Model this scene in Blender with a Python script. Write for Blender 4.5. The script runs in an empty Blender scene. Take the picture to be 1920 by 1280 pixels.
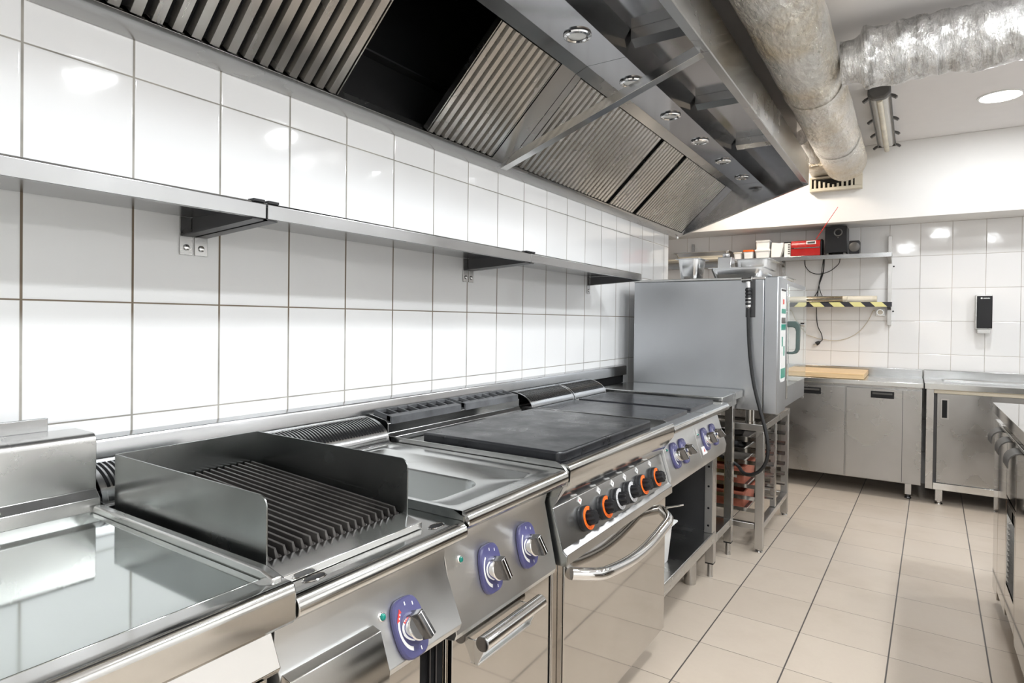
import bpy, bmesh, math, random
from mathutils import Vector, Matrix
random.seed(7)
scene = bpy.context.scene
COL = scene.collection
PI = math.pi

# ------------------------------------------------------------------ node helpers
class NT:
    def __init__(s, name):
        s.m = bpy.data.materials.new(name); s.m.use_nodes = True
        s.t = s.m.node_tree; s.t.nodes.clear()
        s.out = s.n('ShaderNodeOutputMaterial')
        s.b = s.n('ShaderNodeBsdfPrincipled')
        s.l(s.b.outputs[0], s.out.inputs[0])
    def n(s, kind, **kw):
        nd = s.t.nodes.new(kind)
        for k, v in kw.items(): setattr(nd, k, v)
        return nd
    def l(s, a, b): s.t.links.new(a, b)
    def put(s, sock, v):
        if hasattr(v, 'is_linked') or isinstance(v, bpy.types.NodeSocket): s.l(v, sock)
        else: sock.default_value = v
    def math(s, op, a, b=None, c=None):
        nd = s.n('ShaderNodeMath', operation=op)
        s.put(nd.inputs[0], a)
        if b is not None: s.put(nd.inputs[1], b)
        if c is not None: s.put(nd.inputs[2], c)
        return nd.outputs[0]
    def ramp(s, v, a0, a1, b0=0.0, b1=1.0, smooth=False):
        nd = s.n('ShaderNodeMapRange')
        if smooth: nd.interpolation_type = 'SMOOTHSTEP'
        s.put(nd.inputs[0], v)
        for i, x in enumerate((a0, a1, b0, b1)): s.put(nd.inputs[i+1], x)
        return nd.outputs[0]
    def mix(s, f, a, b):
        nd = s.n('ShaderNodeMix', data_type='RGBA')
        s.put(nd.inputs[0], f); s.put(nd.inputs[6], a); s.put(nd.inputs[7], b)
        return nd.outputs[2]
    def noise(s, vec, scale, detail=3.0, rough=0.55, dist=0.0):
        nd = s.n('ShaderNodeTexNoise')
        if vec is not None: s.l(vec, nd.inputs['Vector'])
        nd.inputs['Scale'].default_value = scale; nd.inputs['Detail'].default_value = detail
        nd.inputs['Roughness'].default_value = rough; nd.inputs['Distortion'].default_value = dist
        return nd.outputs[0]
    def coord(s, scale=(1, 1, 1)):
        tc = s.n('ShaderNodeTexCoord'); mp = s.n('ShaderNodeMapping')
        s.l(tc.outputs['Object'], mp.inputs[0]); mp.inputs['Scale'].default_value = scale
        return mp.outputs[0]
    def pos(s):
        g = s.n('ShaderNodeNewGeometry'); sp = s.n('ShaderNodeSeparateXYZ')
        s.l(g.outputs['Position'], sp.inputs[0])
        return g.outputs['Position'], sp.outputs[0], sp.outputs[1], sp.outputs[2]
    def bump(s, h, strength=0.3, dist=0.001, normal=None):
        nd = s.n('ShaderNodeBump'); nd.inputs['Strength'].default_value = strength
        nd.inputs['Distance'].default_value = dist; s.l(h, nd.inputs['Height'])
        if normal is not None: s.l(normal, nd.inputs['Normal'])
        return nd.outputs[0]

def rgba(c): return (c[0], c[1], c[2], 1.0)

def plain(name, col, rough=0.5, metal=0.0, spec=0.5, emit=None, es=1.0, noise=0.0):
    t = NT(name); b = t.b
    b.inputs['Roughness'].default_value = rough; b.inputs['Metallic'].default_value = metal
    b.inputs['Specular IOR Level'].default_value = spec
    c = t.coord(); nz = t.noise(c, 9.0)
    dark = tuple(x*(1-0.25*(1 if noise == 0 else noise)) for x in col)
    t.l(t.mix(t.ramp(nz, 0.35, 0.7), rgba(dark), rgba(col)), b.inputs['Base Color'])
    if emit:
        b.inputs['Emission Color'].default_value = rgba(emit); b.inputs['Emission Strength'].default_value = es
    return t.m

def steel(name, col=(0.62, 0.62, 0.61), r0=0.18, r1=0.34, brush=(6, 6, 6), wav=0.0, smudge=0.12, scratch=0.0):
    t = NT(name); b = t.b
    b.inputs['Metallic'].default_value = 1.0
    c = t.coord(); big = t.noise(c, 3.2, 3.0, 0.55, 0.3)
    fine = t.noise(t.coord(brush), 1.0, 1.0, 0.5)
    t.l(t.ramp(t.math('ADD', t.math('MULTIPLY', big, 0.95), t.math('MULTIPLY', fine, 0.05)), 0.25, 0.75, r0, r1), b.inputs['Roughness'])
    dk = tuple(x*(1-smudge) for x in col)
    colr = t.mix(t.ramp(big, 0.25, 0.75), rgba(dk), rgba(col))
    if scratch > 0:
        sc = t.noise(t.coord((3, 3, 60)), 2.0, 5.0, 0.75, 1.5)
        colr = t.mix(t.math('MULTIPLY', t.ramp(sc, 0.58, 0.78), scratch), colr, rgba((0.85, 0.85, 0.85)))
    t.l(colr, b.inputs['Base Color'])
    if wav > 0: t.l(t.bump(t.math('MULTIPLY', t.noise(c, 3.0, 1.0), wav), 0.35, 0.001), b.inputs['Normal'])
    return t.m

def tile_wall(name, hax, h0, hp, z0, zp, base, grout, gw, gh, dirty=None, rough=0.06, wob=0.006):
    t = NT(name); b = t.b
    P, px, py, pz = t.pos()
    hc = px if hax == 'x' else py
    def axis(c, o, p):
        a = t.math('DIVIDE', t.math('SUBTRACT', c, o), p)
        i = t.math('FLOOR', a); f = t.math('SUBTRACT', a, i)
        d = t.math('MULTIPLY', t.math('MINIMUM', f, t.math('SUBTRACT', 1.0, f)), p)
        return i, f, d
    ih, fh, dh = axis(hc, h0, hp); iz, fz, dz = axis(pz, z0, zp)
    gm = t.math('MAXIMUM', t.ramp(dh, gw*0.4, gw*0.62, 1.0, 0.0), t.ramp(dz, gh*0.4, gh*0.62, 1.0, 0.0))
    wn = t.n('ShaderNodeTexWhiteNoise', noise_dimensions='2D')
    cv = t.n('ShaderNodeCombineXYZ'); t.l(ih, cv.inputs[0]); t.l(iz, cv.inputs[1]); t.l(cv.outputs[0], wn.inputs['Vector'])
    sp = t.n('ShaderNodeSeparateColor'); t.l(wn.outputs['Color'], sp.inputs[0])
    tint = t.mix(sp.outputs[2], rgba(base), rgba(tuple(x*0.955 for x in base)))
    gn = t.noise(P, 6.0, 4.0, 0.6)
    gcol = t.mix(t.ramp(gn, 0.42, 0.62), rgba(grout), rgba(tuple(x*0.62 for x in grout)))
    if dirty:
        gcol = t.mix(t.math('MULTIPLY', t.ramp(pz, dirty[0]-0.03, dirty[0], 0.0, 1.0), t.ramp(pz, dirty[1], dirty[1]+0.03, 1.0, 0.0)), gcol, rgba(dirty[2]))
    t.l(t.mix(gm, tint, gcol), b.inputs['Base Color'])
    t.l(t.ramp(gm, 0.0, 1.0, rough, 0.75), b.inputs['Roughness'])
    b.inputs['Specular IOR Level'].default_value = 0.55
    pil = t.math('MULTIPLY', t.ramp(t.math('MINIMUM', dh, dz), 0.0, 0.006, 0.0, 1.0, True), 0.0012)
    tl = t.math('ADD', t.math('MULTIPLY', t.math('MULTIPLY', fh, hp), t.math('SUBTRACT', sp.outputs[0], 0.5)),
                t.math('MULTIPLY', t.math('MULTIPLY', fz, zp), t.math('SUBTRACT', sp.outputs[1], 0.5)))
    hh = t.math('ADD', pil, t.math('MULTIPLY', tl, wob*2))
    hh = t.math('ADD', hh, t.math('MULTIPLY', t.noise(P, 14.0, 1.0), 0.0006))
    t.l(t.bump(hh, 0.6, 1.0), b.inputs['Normal'])
    return t.m

def floor_mat():
    t = NT('floor_tiles'); b = t.b
    P, px, py, pz = t.pos()
    fr = 0.02288
    dx = t.math('SUBTRACT', px, 0.7937); dy = t.math('SUBTRACT', py, 2.3159)
    u = t.math('DIVIDE', t.math('SUBTRACT', dx, t.math('MULTIPLY', dy, fr)), 0.2975)
    v = t.math('DIVIDE', t.math('ADD', dy, t.math('MULTIPLY', dx, fr)), 0.3016)
    def ax(a, p):
        i = t.math('FLOOR', a); f = t.math('SUBTRACT', a, i)
        return i, t.math('MULTIPLY', t.math('MINIMUM', f, t.math('SUBTRACT', 1.0, f)), p)
    iu, du = ax(u, 0.2975); iv, dv = ax(v, 0.3016)
    gu = t.ramp(du, 0.0018, 0.0030, 1.0, 0.0); gv = t.ramp(dv, 0.0009, 0.0018, 1.0, 0.0)
    wn = t.n('ShaderNodeTexWhiteNoise', noise_dimensions='2D')
    cv = t.n('ShaderNodeCombineXYZ'); t.l(iu, cv.inputs[0]); t.l(iv, cv.inputs[1]); t.l(cv.outputs[0], wn.inputs['Vector'])
    n1 = t.noise(P, 2.2, 5.0, 0.6); n2 = t.noise(P, 60.0, 2.0)
    base = t.mix(wn.outputs['Value'], (0.49, 0.42, 0.345, 1), (0.54, 0.465, 0.385, 1))
    base = t.mix(t.ramp(n1, 0.5, 0.75, 0.0, 0.35), base, (0.38, 0.31, 0.24, 1))
    base = t.mix(t.math('MULTIPLY', n2, 0.12), base, (0.33, 0.28, 0.23, 1))
    col = t.mix(gv, base, (0.16, 0.13, 0.105, 1))
    col = t.mix(gu, col, (0.075, 0.065, 0.06, 1))
    t.l(col, b.inputs['Base Color'])
    t.l(t.ramp(n1, 0.3, 0.7, 0.28, 0.46), b.inputs['Roughness'])
    b.inputs['Specular IOR Level'].default_value = 0.45
    hh = t.math('SUBTRACT', t.math('MULTIPLY', n2, 0.0003), t.math('MULTIPLY', t.math('MAXIMUM', gu, gv), 0.0015))
    t.l(t.bump(hh, 0.5, 1.0), b.inputs['Normal'])
    return t.m

def foil_mat(name, warm=0.0, sc=26.0, strength=0.9, stretch=(1, 1, 1), col=(0.72, 0.71, 0.68), mott=1.0):
    t = NT(name); b = t.b
    b.inputs['Metallic'].default_value = 1.0
    c = t.coord(stretch)
    v = t.n('ShaderNodeTexVoronoi', feature='F1'); t.l(c, v.inputs['Vector']); v.inputs['Scale'].default_value = sc
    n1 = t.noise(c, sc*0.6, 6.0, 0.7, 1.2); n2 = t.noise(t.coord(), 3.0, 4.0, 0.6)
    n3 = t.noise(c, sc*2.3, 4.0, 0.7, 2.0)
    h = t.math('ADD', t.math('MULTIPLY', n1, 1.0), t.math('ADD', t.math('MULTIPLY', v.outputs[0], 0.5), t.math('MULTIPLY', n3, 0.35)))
    t.l(t.bump(h, strength, 0.02), b.inputs['Normal'])
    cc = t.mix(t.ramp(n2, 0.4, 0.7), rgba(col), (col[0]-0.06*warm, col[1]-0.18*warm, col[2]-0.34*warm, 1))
    cc = t.mix(t.ramp(n1, 0.36, 0.52, 0.5*mott, 0.0), cc, (0.20, 0.185, 0.155, 1))  # dark reflections in the foil's crevices, painted as veins
    cc = t.mix(t.ramp(n3, 0.56, 0.68, 0.0, 0.6*mott), cc, (0.90, 0.90, 0.89, 1))  # bright glints on the wrinkles, painted as specks
    t.l(cc, b.inputs['Base Color'])
    t.l(t.ramp(n1, 0.3, 0.7, 0.30, 0.16), b.inputs['Roughness'])
    return t.m

def iron_mat(name, col=(0.030, 0.031, 0.034), r0=0.32, r1=0.6, spots=True):
    t = NT(name); b = t.b
    c = t.coord(); n1 = t.noise(c, 7.0, 6.0, 0.65); n2 = t.noise(c, 55.0, 3.0)
    colr = t.mix(t.ramp(n1, 0.35, 0.7), rgba(col), rgba(tuple(x*2.6 for x in col)))
    if spots: colr = t.mix(t.ramp(n2, 0.66, 0.72, 0.0, 0.75), colr, (0.008, 0.008, 0.008, 1))
    t.l(colr, b.inputs['Base Color'])
    b.inputs['Metallic'].default_value = 0.0; b.inputs['Specular IOR Level'].default_value = 0.4
    t.l(t.ramp(n1, 0.3, 0.7, r0, r1), b.inputs['Roughness'])
    t.l(t.bump(t.math('ADD', n1, t.math('MULTIPLY', n2, 0.5)), 0.25, 0.002), b.inputs['Normal'])
    return t.m

def wood_mat():
    t = NT('beech_wood'); b = t.b
    c = t.coord((3, 42, 42)); n = t.noise(c, 1.0, 4.0, 0.6, 0.6)
    t.l(t.mix(t.ramp(n, 0.35, 0.7), (0.70, 0.47, 0.24, 1), (0.83, 0.63, 0.38, 1)), b.inputs['Base Color'])
    b.inputs['Roughness'].default_value = 0.5
    return t.m

def hazard_mat():
    t = NT('hazard_tape'); b = t.b
    P, px, py, pz = t.pos()
    a = t.math('DIVIDE', t.math('ADD', px, t.math('MULTIPLY', pz, 1.0)), 0.142)
    f = t.math('FRACT', a)
    t.l(t.mix(t.math('GREATER_THAN', f, 0.55), (0.72, 0.68, 0.30, 1), (0.02, 0.02, 0.03, 1)), b.inputs['Base Color'])
    b.inputs['Roughness'].default_value = 0.4
    return t.m

def glass_mat(name, col, mix=0.5, rough=0.02):
    t = NT(name); b = t.b
    b.inputs['Base Color'].default_value = rgba(col); b.inputs['Roughness'].default_value = rough
    b.inputs['IOR'].default_value = 2.1; b.inputs['Specular IOR Level'].default_value = 0.75
    b.inputs['Metallic'].default_value = mix
    return t.m

M = dict(
    st=steel('brushed_steel', (0.60, 0.60, 0.59), 0.17, 0.34, (6, 160, 160)),
    st_y=steel('brushed_steel_lengthwise', (0.50, 0.505, 0.51), 0.14, 0.30, (170, 5, 170)),
    st_front=steel('polished_front_steel', (0.57, 0.545, 0.515), 0.03, 0.085, (90, 6, 90), wav=0.6),
    st_panel=steel('satin_panel_steel', (0.74, 0.745, 0.74), 0.26, 0.46, (120, 8, 120)),
    st_rpanel=steel('range_panel_steel', (0.60, 0.60, 0.60), 0.19, 0.28, (120, 8, 120), wav=0.4),
    st_rail=steel('rail_steel', (0.70, 0.70, 0.69), 0.08, 0.17, (170, 5, 170)),
    st_top=steel('worktop_steel', (0.66, 0.67, 0.66), 0.12, 0.30, (8, 120, 120)),
    st_combi=steel('combi_side_steel', (0.53, 0.55, 0.575), 0.26, 0.42, (5, 90, 5), wav=1.4, smudge=0.10),
    st_cab=steel('cabinet_steel', (0.47, 0.465, 0.455), 0.20, 0.38, (6, 6, 140), smudge=0.16, wav=0.8),
    st_mirror=steel('mirror_steel', (0.56, 0.54, 0.51), 0.03, 0.07, (4, 4, 4), wav=0.5),
    st_leg=steel('leg_steel', (0.56, 0.55, 0.535), 0.20, 0.36, (160, 160, 6)),
    st_hood=steel('hood_steel', (0.52, 0.515, 0.505), 0.16, 0.32, (120, 6, 120), wav=0.6),
    st_hoodin=steel('hood_inner_steel', (0.40, 0.40, 0.41), 0.07, 0.16, (10, 60, 60), wav=0.5),
    st_baffle=steel('baffle_steel', (0.66, 0.645, 0.62), 0.18, 0.34, (6, 90, 6)),
    st_guard=steel('splash_guard_steel', (0.36, 0.375, 0.37), 0.16, 0.34, (5, 5, 60), smudge=0.25),
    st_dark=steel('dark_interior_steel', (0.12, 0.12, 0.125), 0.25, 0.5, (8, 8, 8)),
    st_knob=steel('dark_knob_face', (0.20, 0.20, 0.205), 0.10, 0.2, smudge=0.1),
    chrome=steel('chrome', (0.80, 0.80, 0.80), 0.03, 0.07, (3, 3, 3), smudge=0.03),
    plate=steel('chromed_griddle_plate', (0.56, 0.60, 0.585), 0.045, 0.09, (3, 3, 3), wav=0.25, smudge=0.06),
    pan=steel('pan_steel', (0.70, 0.71, 0.72), 0.14, 0.26, (5, 5, 60), wav=1.2),
    iron=iron_mat('cast_iron'),
    iron_hot=iron_mat('cast_iron_hotplate', (0.009, 0.0095, 0.011), 0.20, 0.44),
    iron_smooth=iron_mat('smooth_hob_plate', (0.014, 0.0145, 0.017), 0.14, 0.30, False),
    iron_lt=iron_mat('lightened_cast_iron', (0.06, 0.062, 0.066), 0.35, 0.6, False),  # cast iron with the lit look of slot walls put into the colour
    grate=iron_mat('sooty_grate', (0.035, 0.032, 0.030), 0.3, 0.5, False),
    black=plain('black_plastic', (0.009, 0.009, 0.011), 0.4, spec=0.35),
    blackmat=plain('black_matte', (0.007, 0.007, 0.008), 0.8, spec=0.2),
    soot_hole=plain('soot_and_hole_black', (0.006, 0.006, 0.007), 0.45, spec=0.3),  # soot in grill and hood; plain black for holes and recesses elsewhere
    rubber=plain('black_rubber', (0.012, 0.012, 0.013), 0.5),
    grey=plain('grey_plastic', (0.10, 0.095, 0.09), 0.42),
    greengrey=plain('greygreen_plastic', (0.085, 0.125, 0.115), 0.4),
    blue=plain('violet_blue_plastic', (0.080, 0.078, 0.195), 0.4),
    orange=plain('orange_print', (0.95, 0.16, 0.015), 0.4),
    white=plain('white_plastic', (0.80, 0.80, 0.79), 0.35, noise=0.15),
    cream=plain('cream_plastic', (0.68, 0.62, 0.50), 0.4, noise=0.3),
    paint=plain('white_paint', (0.84, 0.83, 0.815), 0.7, noise=0.08),
    ceilpaint=plain('ceiling_paint', (0.80, 0.785, 0.785), 0.75, noise=0.08),
    silver=plain('silver_print', (0.55, 0.55, 0.56), 0.4, noise=0.2),
    red=plain('red_lacquer', (0.42, 0.012, 0.010), 0.16),
    redprint=plain('red_print', (0.75, 0.04, 0.03), 0.4),
    green=plain('green_print', (0.0, 0.30, 0.22), 0.3),
    led=plain('green_lamp', (0.0, 0.22, 0.17), 0.12),
    yellow=plain('yellow_plastic', (0.72, 0.45, 0.04), 0.4),
    brick=plain('rust_red_box', (0.42, 0.13, 0.08), 0.5),
    paper=plain('paper', (0.82, 0.81, 0.79), 0.6, noise=0.2),
    film=plain('cling_film', (0.80, 0.74, 0.62), 0.18, noise=0.5),
    foilroll=steel('foil_roll', (0.80, 0.74, 0.60), 0.08, 0.16, (3, 60, 60)),
    core=plain('cardboard_core', (0.30, 0.19, 0.10), 0.7),
    wood=wood_mat(), hazard=hazard_mat(),
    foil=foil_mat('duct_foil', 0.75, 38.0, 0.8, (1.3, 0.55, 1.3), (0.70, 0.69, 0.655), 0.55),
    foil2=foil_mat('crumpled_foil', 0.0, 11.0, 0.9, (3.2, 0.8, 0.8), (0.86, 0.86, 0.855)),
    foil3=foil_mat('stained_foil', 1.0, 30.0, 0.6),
    glassdoor=glass_mat('oven_door_glass', (0.62, 0.66, 0.65), 0.7),
    lens=glass_mat('spot_lens', (0.62, 0.62, 0.60), 0.15, 0.2),
    glow=plain('lamp_glow', (1, 1, 1), 0.5, emit=(1.0, 0.985, 0.96), es=9.0),
    tube=plain('fluorescent_tube', (0.80, 0.74, 0.60), 0.3),
    floor=floor_mat(),
    tiles_left=tile_wall('left_wall_tiles', 'y', 0.4646, 0.20299, 1.7388, 0.25, (0.90, 0.905, 0.91), (0.40, 0.38, 0.34), 0.0048, 0.0034,
                         dirty=(1.22, 1.45, (0.20, 0.155, 0.11)), rough=0.05),
    tiles_back=tile_wall('back_wall_tiles', 'x', 1.4931, 0.20, 1.7396, 0.25, (0.86, 0.85, 0.845), (0.50, 0.45, 0.40), 0.0030, 0.0030, rough=0.07, wob=0.005),
)

# ------------------------------------------------------------------ mesh helpers
class MB:
    def __init__(s): s.v = []; s.f = []; s.flat = set()
    def add(s, vs, fs):
        o = len(s.v); s.v += [tuple(p) for p in vs]; s.f += [tuple(i+o for i in f) for f in fs]; return s
    def box(s, x0, x1, y0, y1, z0, z1):
        if x0 > x1: x0, x1 = x1, x0
        if y0 > y1: y0, y1 = y1, y0
        if z0 > z1: z0, z1 = z1, z0
        return s.add([(x0,y0,z0),(x1,y0,z0),(x1,y1,z0),(x0,y1,z0),(x0,y0,z1),(x1,y0,z1),(x1,y1,z1),(x0,y1,z1)],
                     [(0,3,2,1),(4,5,6,7),(0,1,5,4),(1,2,6,5),(2,3,7,6),(3,0,4,7)])
    def prism(s, prof, a0, a1, ax='y'):
        n = len(prof)
        def P(p, a):
            return (p[0], a, p[1]) if ax == 'y' else ((a, p[0], p[1]) if ax == 'x' else (p[0], p[1], a))
        vs = [P(p, a0) for p in prof] + [P(p, a1) for p in prof]
        fs = [tuple(range(n)), tuple(range(2*n-1, n-1, -1))]
        fs += [(i, i+n, (i+1) % n + n, (i+1) % n) for i in range(n)]
        return s.add(vs, fs)
    def sheet(s, prof, a0, a1, th, ax='y'):     # open profile thickened by th
        n = len(prof); off = []
        for i in range(n):
            a = Vector(prof[max(i-1, 0)]); b = Vector(prof[min(i+1, n-1)])
            d = (b-a).normalized(); nn = Vector((-d.y, d.x)); off.append((prof[i][0]+nn.x*th, prof[i][1]+nn.y*th))
        return s.prism(list(prof)+off[::-1], a0, a1, ax)
    def lathe(s, prof, org=(0,0,0), axis=(0,0,1), n=28, cap=True):
        A = Vector(axis).normalized(); U = A.orthogonal().normalized(); V = A.cross(U); O = Vector(org)
        vs = []; fs = []
        for r, h in prof:
            for k in range(n):
                t = 2*PI*k/n; vs.append(O + A*h + (U*math.cos(t)+V*math.sin(t))*r)
        m = len(prof)
        for j in range(m-1):
            for k in range(n):
                fs.append((j*n+k, j*n+(k+1) % n, (j+1)*n+(k+1) % n, (j+1)*n+k))
        if cap:
            fs.append(tuple(range(n-1, -1, -1))); fs.append(tuple((m-1)*n+k for k in range(n)))
        return s.add(vs, fs)
    def cyl(s, p0, p1, r, n=20, r1=None):
        p0 = Vector(p0); p1 = Vector(p1)
        return s.lathe([(r, 0), (r if r1 is None else r1, (p1-p0).length)], p0, p1-p0, n)
    def tube(s, pts, r, n=10, closed=False):
        pts = [Vector(p) for p in pts]; m = len(pts); vs = []; fs = []; prev = None
        for i, p in enumerate(pts):
            a = pts[max(i-1, 0)]; b = pts[min(i+1, m-1)]; T = (b-a).normalized()
            if prev is None: U = T.orthogonal().normalized()
            else:
                U = prev - T*prev.dot(T); U = U.normalized() if U.length > 1e-6 else T.orthogonal().normalized()
            prev = U; V = T.cross(U); rr = r[i] if isinstance(r, (list, tuple)) else r
            for k in range(n):
                t = 2*PI*k/n; vs.append(p + (U*math.cos(t)+V*math.sin(t))*rr)
        for i in range(m-1):
            for k in range(n): fs.append((i*n+k, i*n+(k+1) % n, (i+1)*n+(k+1) % n, (i+1)*n+k))
        fs.append(tuple(range(n-1, -1, -1))); fs.append(tuple((m-1)*n+k for k in range(n)))
        return s.add(vs, fs)
    def loops(s, loops, cap0=False, cap1=False):
        n = len(loops[0]); vs = [p for L in loops for p in L]; fs = []
        for j in range(len(loops)-1):
            for k in range(n): fs.append((j*n+k, j*n+(k+1) % n, (j+1)*n+(k+1) % n, (j+1)*n+k))
        if cap0: fs.append(tuple(range(n-1, -1, -1)))
        if cap1: fs.append(tuple((len(loops)-1)*n+k for k in range(n)))
        return s.add(vs, fs)
    def build(s, name, mat, parent=None, bevel=0.0012, smooth=True, seg=2, angle=35):
        me = bpy.data.meshes.new(name)
        o = bpy.data.objects.new(name, me); COL.objects.link(o)
        off = Vector((0, 0, 0))
        if parent is not None:
            o.parent = parent; p = parent
            while p is not None: off += p.location; p = p.parent
        bm = bmesh.new()
        vs = [bm.verts.new(Vector(v)-off) for v in s.v]
        for f in s.f:
            try: bm.faces.new([vs[i] for i in f])
            except ValueError: pass
        bmesh.ops.remove_doubles(bm, verts=bm.verts, dist=1e-5)
        bmesh.ops.recalc_face_normals(bm, faces=bm.faces)
        if smooth:
            for f in bm.faces: f.smooth = True
            for e in bm.edges:
                if len(e.link_faces) == 2:
                    if e.calc_face_angle(0) > math.radians(angle): e.smooth = False
                else: e.smooth = False
        bm.to_mesh(me); bm.free()
        me.materials.append(mat if not isinstance(mat, str) else M[mat])
        if bevel > 0:
            b = o.modifiers.new('bevel', 'BEVEL'); b.width = bevel; b.segments = seg
            b.limit_method = 'ANGLE'; b.angle_limit = math.radians(40)
        return o

def rrect(x0, x1, y0, y1, r, z, n=6):
    pts = []
    for cx, cy, a in ((x1-r, y1-r, 0), (x0+r, y1-r, 90), (x0+r, y0+r, 180), (x1-r, y0+r, 270)):
        for k in range(n+1):
            t = math.radians(a+90*k/n); pts.append((cx+r*math.cos(t), cy+r*math.sin(t), z))
    return pts

def thing(name, label, cat, loc=(0,0,0), group=None):
    o = bpy.data.objects.new(name, None); COL.objects.link(o); o.location = loc
    o.empty_display_size = 0.05; o['label'] = label; o['category'] = cat
    if group: o['group'] = group
    return o
def tag(o, label, cat, group=None):
    o['label'] = label; o['category'] = cat
    if group: o['group'] = group
    return o
def struct(o): o['kind'] = 'structure'; return o
def arc(cx, cz, r, a0, a1, n=8):
    return [(cx+r*math.cos(math.radians(a0+(a1-a0)*k/n)), cz+r*math.sin(math.radians(a0+(a1-a0)*k/n))) for k in range(n+1)]
def dup(src, label, dx=0, dy=0, dz=0, group=None):
    def cp(o, par):
        c = o.copy(); COL.objects.link(c)
        if par is not None: c.parent = par
        for ch in o.children: cp(ch, c)
        return c
    r = cp(src, None); r.location = src.location + Vector((dx, dy, dz)); r['label'] = label
    if group: r['group'] = group
    return r

# ------------------------------------------------------------------ room shell
CEIL = 2.535
struct(MB().box(-1.2, 3.6, -2.4, 5.9, -0.08, 0.0).build('floor', 'floor', bevel=0))
struct(MB().box(-1.2, 3.6, -2.4, 5.9, CEIL+0.02, CEIL+0.12).build('ceiling', 'ceilpaint', bevel=0))
struct(MB().box(-0.30, 0.0, -2.4, 4.206, 0, CEIL+0.02).build('wall_left', 'tiles_left', bevel=0))
struct(MB().box(-1.2, 3.6, 5.62, 5.8, 0, CEIL+0.02).build('wall_back', 'tiles_back', bevel=0))
struct(MB().box(3.4, 3.6, -2.4, 5.62, 0, CEIL+0.02).build('wall_right', 'paint', bevel=0))
struct(MB().box(-1.2, 3.6, -2.6, -2.4, 0, CEIL+0.02).build('wall_rear', 'paint', bevel=0))
struct(MB().box(-1.2, -1.0, 4.0, 5.62, 0, CEIL+0.02).build('wall_alcove', 'tiles_back', bevel=0))
struct(MB().box(-1.2, 3.4, 5.30, 5.62, 1.993, CEIL+0.02).build('trim_1', 'paint', bevel=0.003))   # plastered beam over the back wall

# ------------------------------------------------------------------ trunking along the left wall
def wall_trunking():
    t = thing('wall_trunking', 'long brushed steel service trunking on the tiled wall behind the cooking line', 'trunking', (0.02, 2.0, 0.9))
    MB().prism([(0.001,0.955),(0.030,0.950),(0.034,0.944),(0.034,0.896),(0.001,0.896)], 0.10, 3.40).build('cover', 'st_y', t)
    MB().box(0.001, 0.020, 0.10, 3.38, 0.850, 0.895).build('back_channel', 'blackmat', t, bevel=0)
    MB().prism([(0.001,0.849),(0.05,0.846),(0.05,0.83),(0.001,0.83)], 0.10, 3.38).build('lower_ledge', 'st_y', t)
wall_trunking()

# ------------------------------------------------------------------ cooking line helpers
def rail_prof(zt, xf=0.755, r=0.019, back=0.16, drop=0.04, inner=0.70):
    return [(back, zt-0.03), (back, zt), (xf-r, zt)] + arc(xf-r, zt-r, r, 90, -25, 9)[1:] + [(xf-0.020, zt-drop), (inner, zt-drop-0.012), (inner, zt-0.03)]

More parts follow.
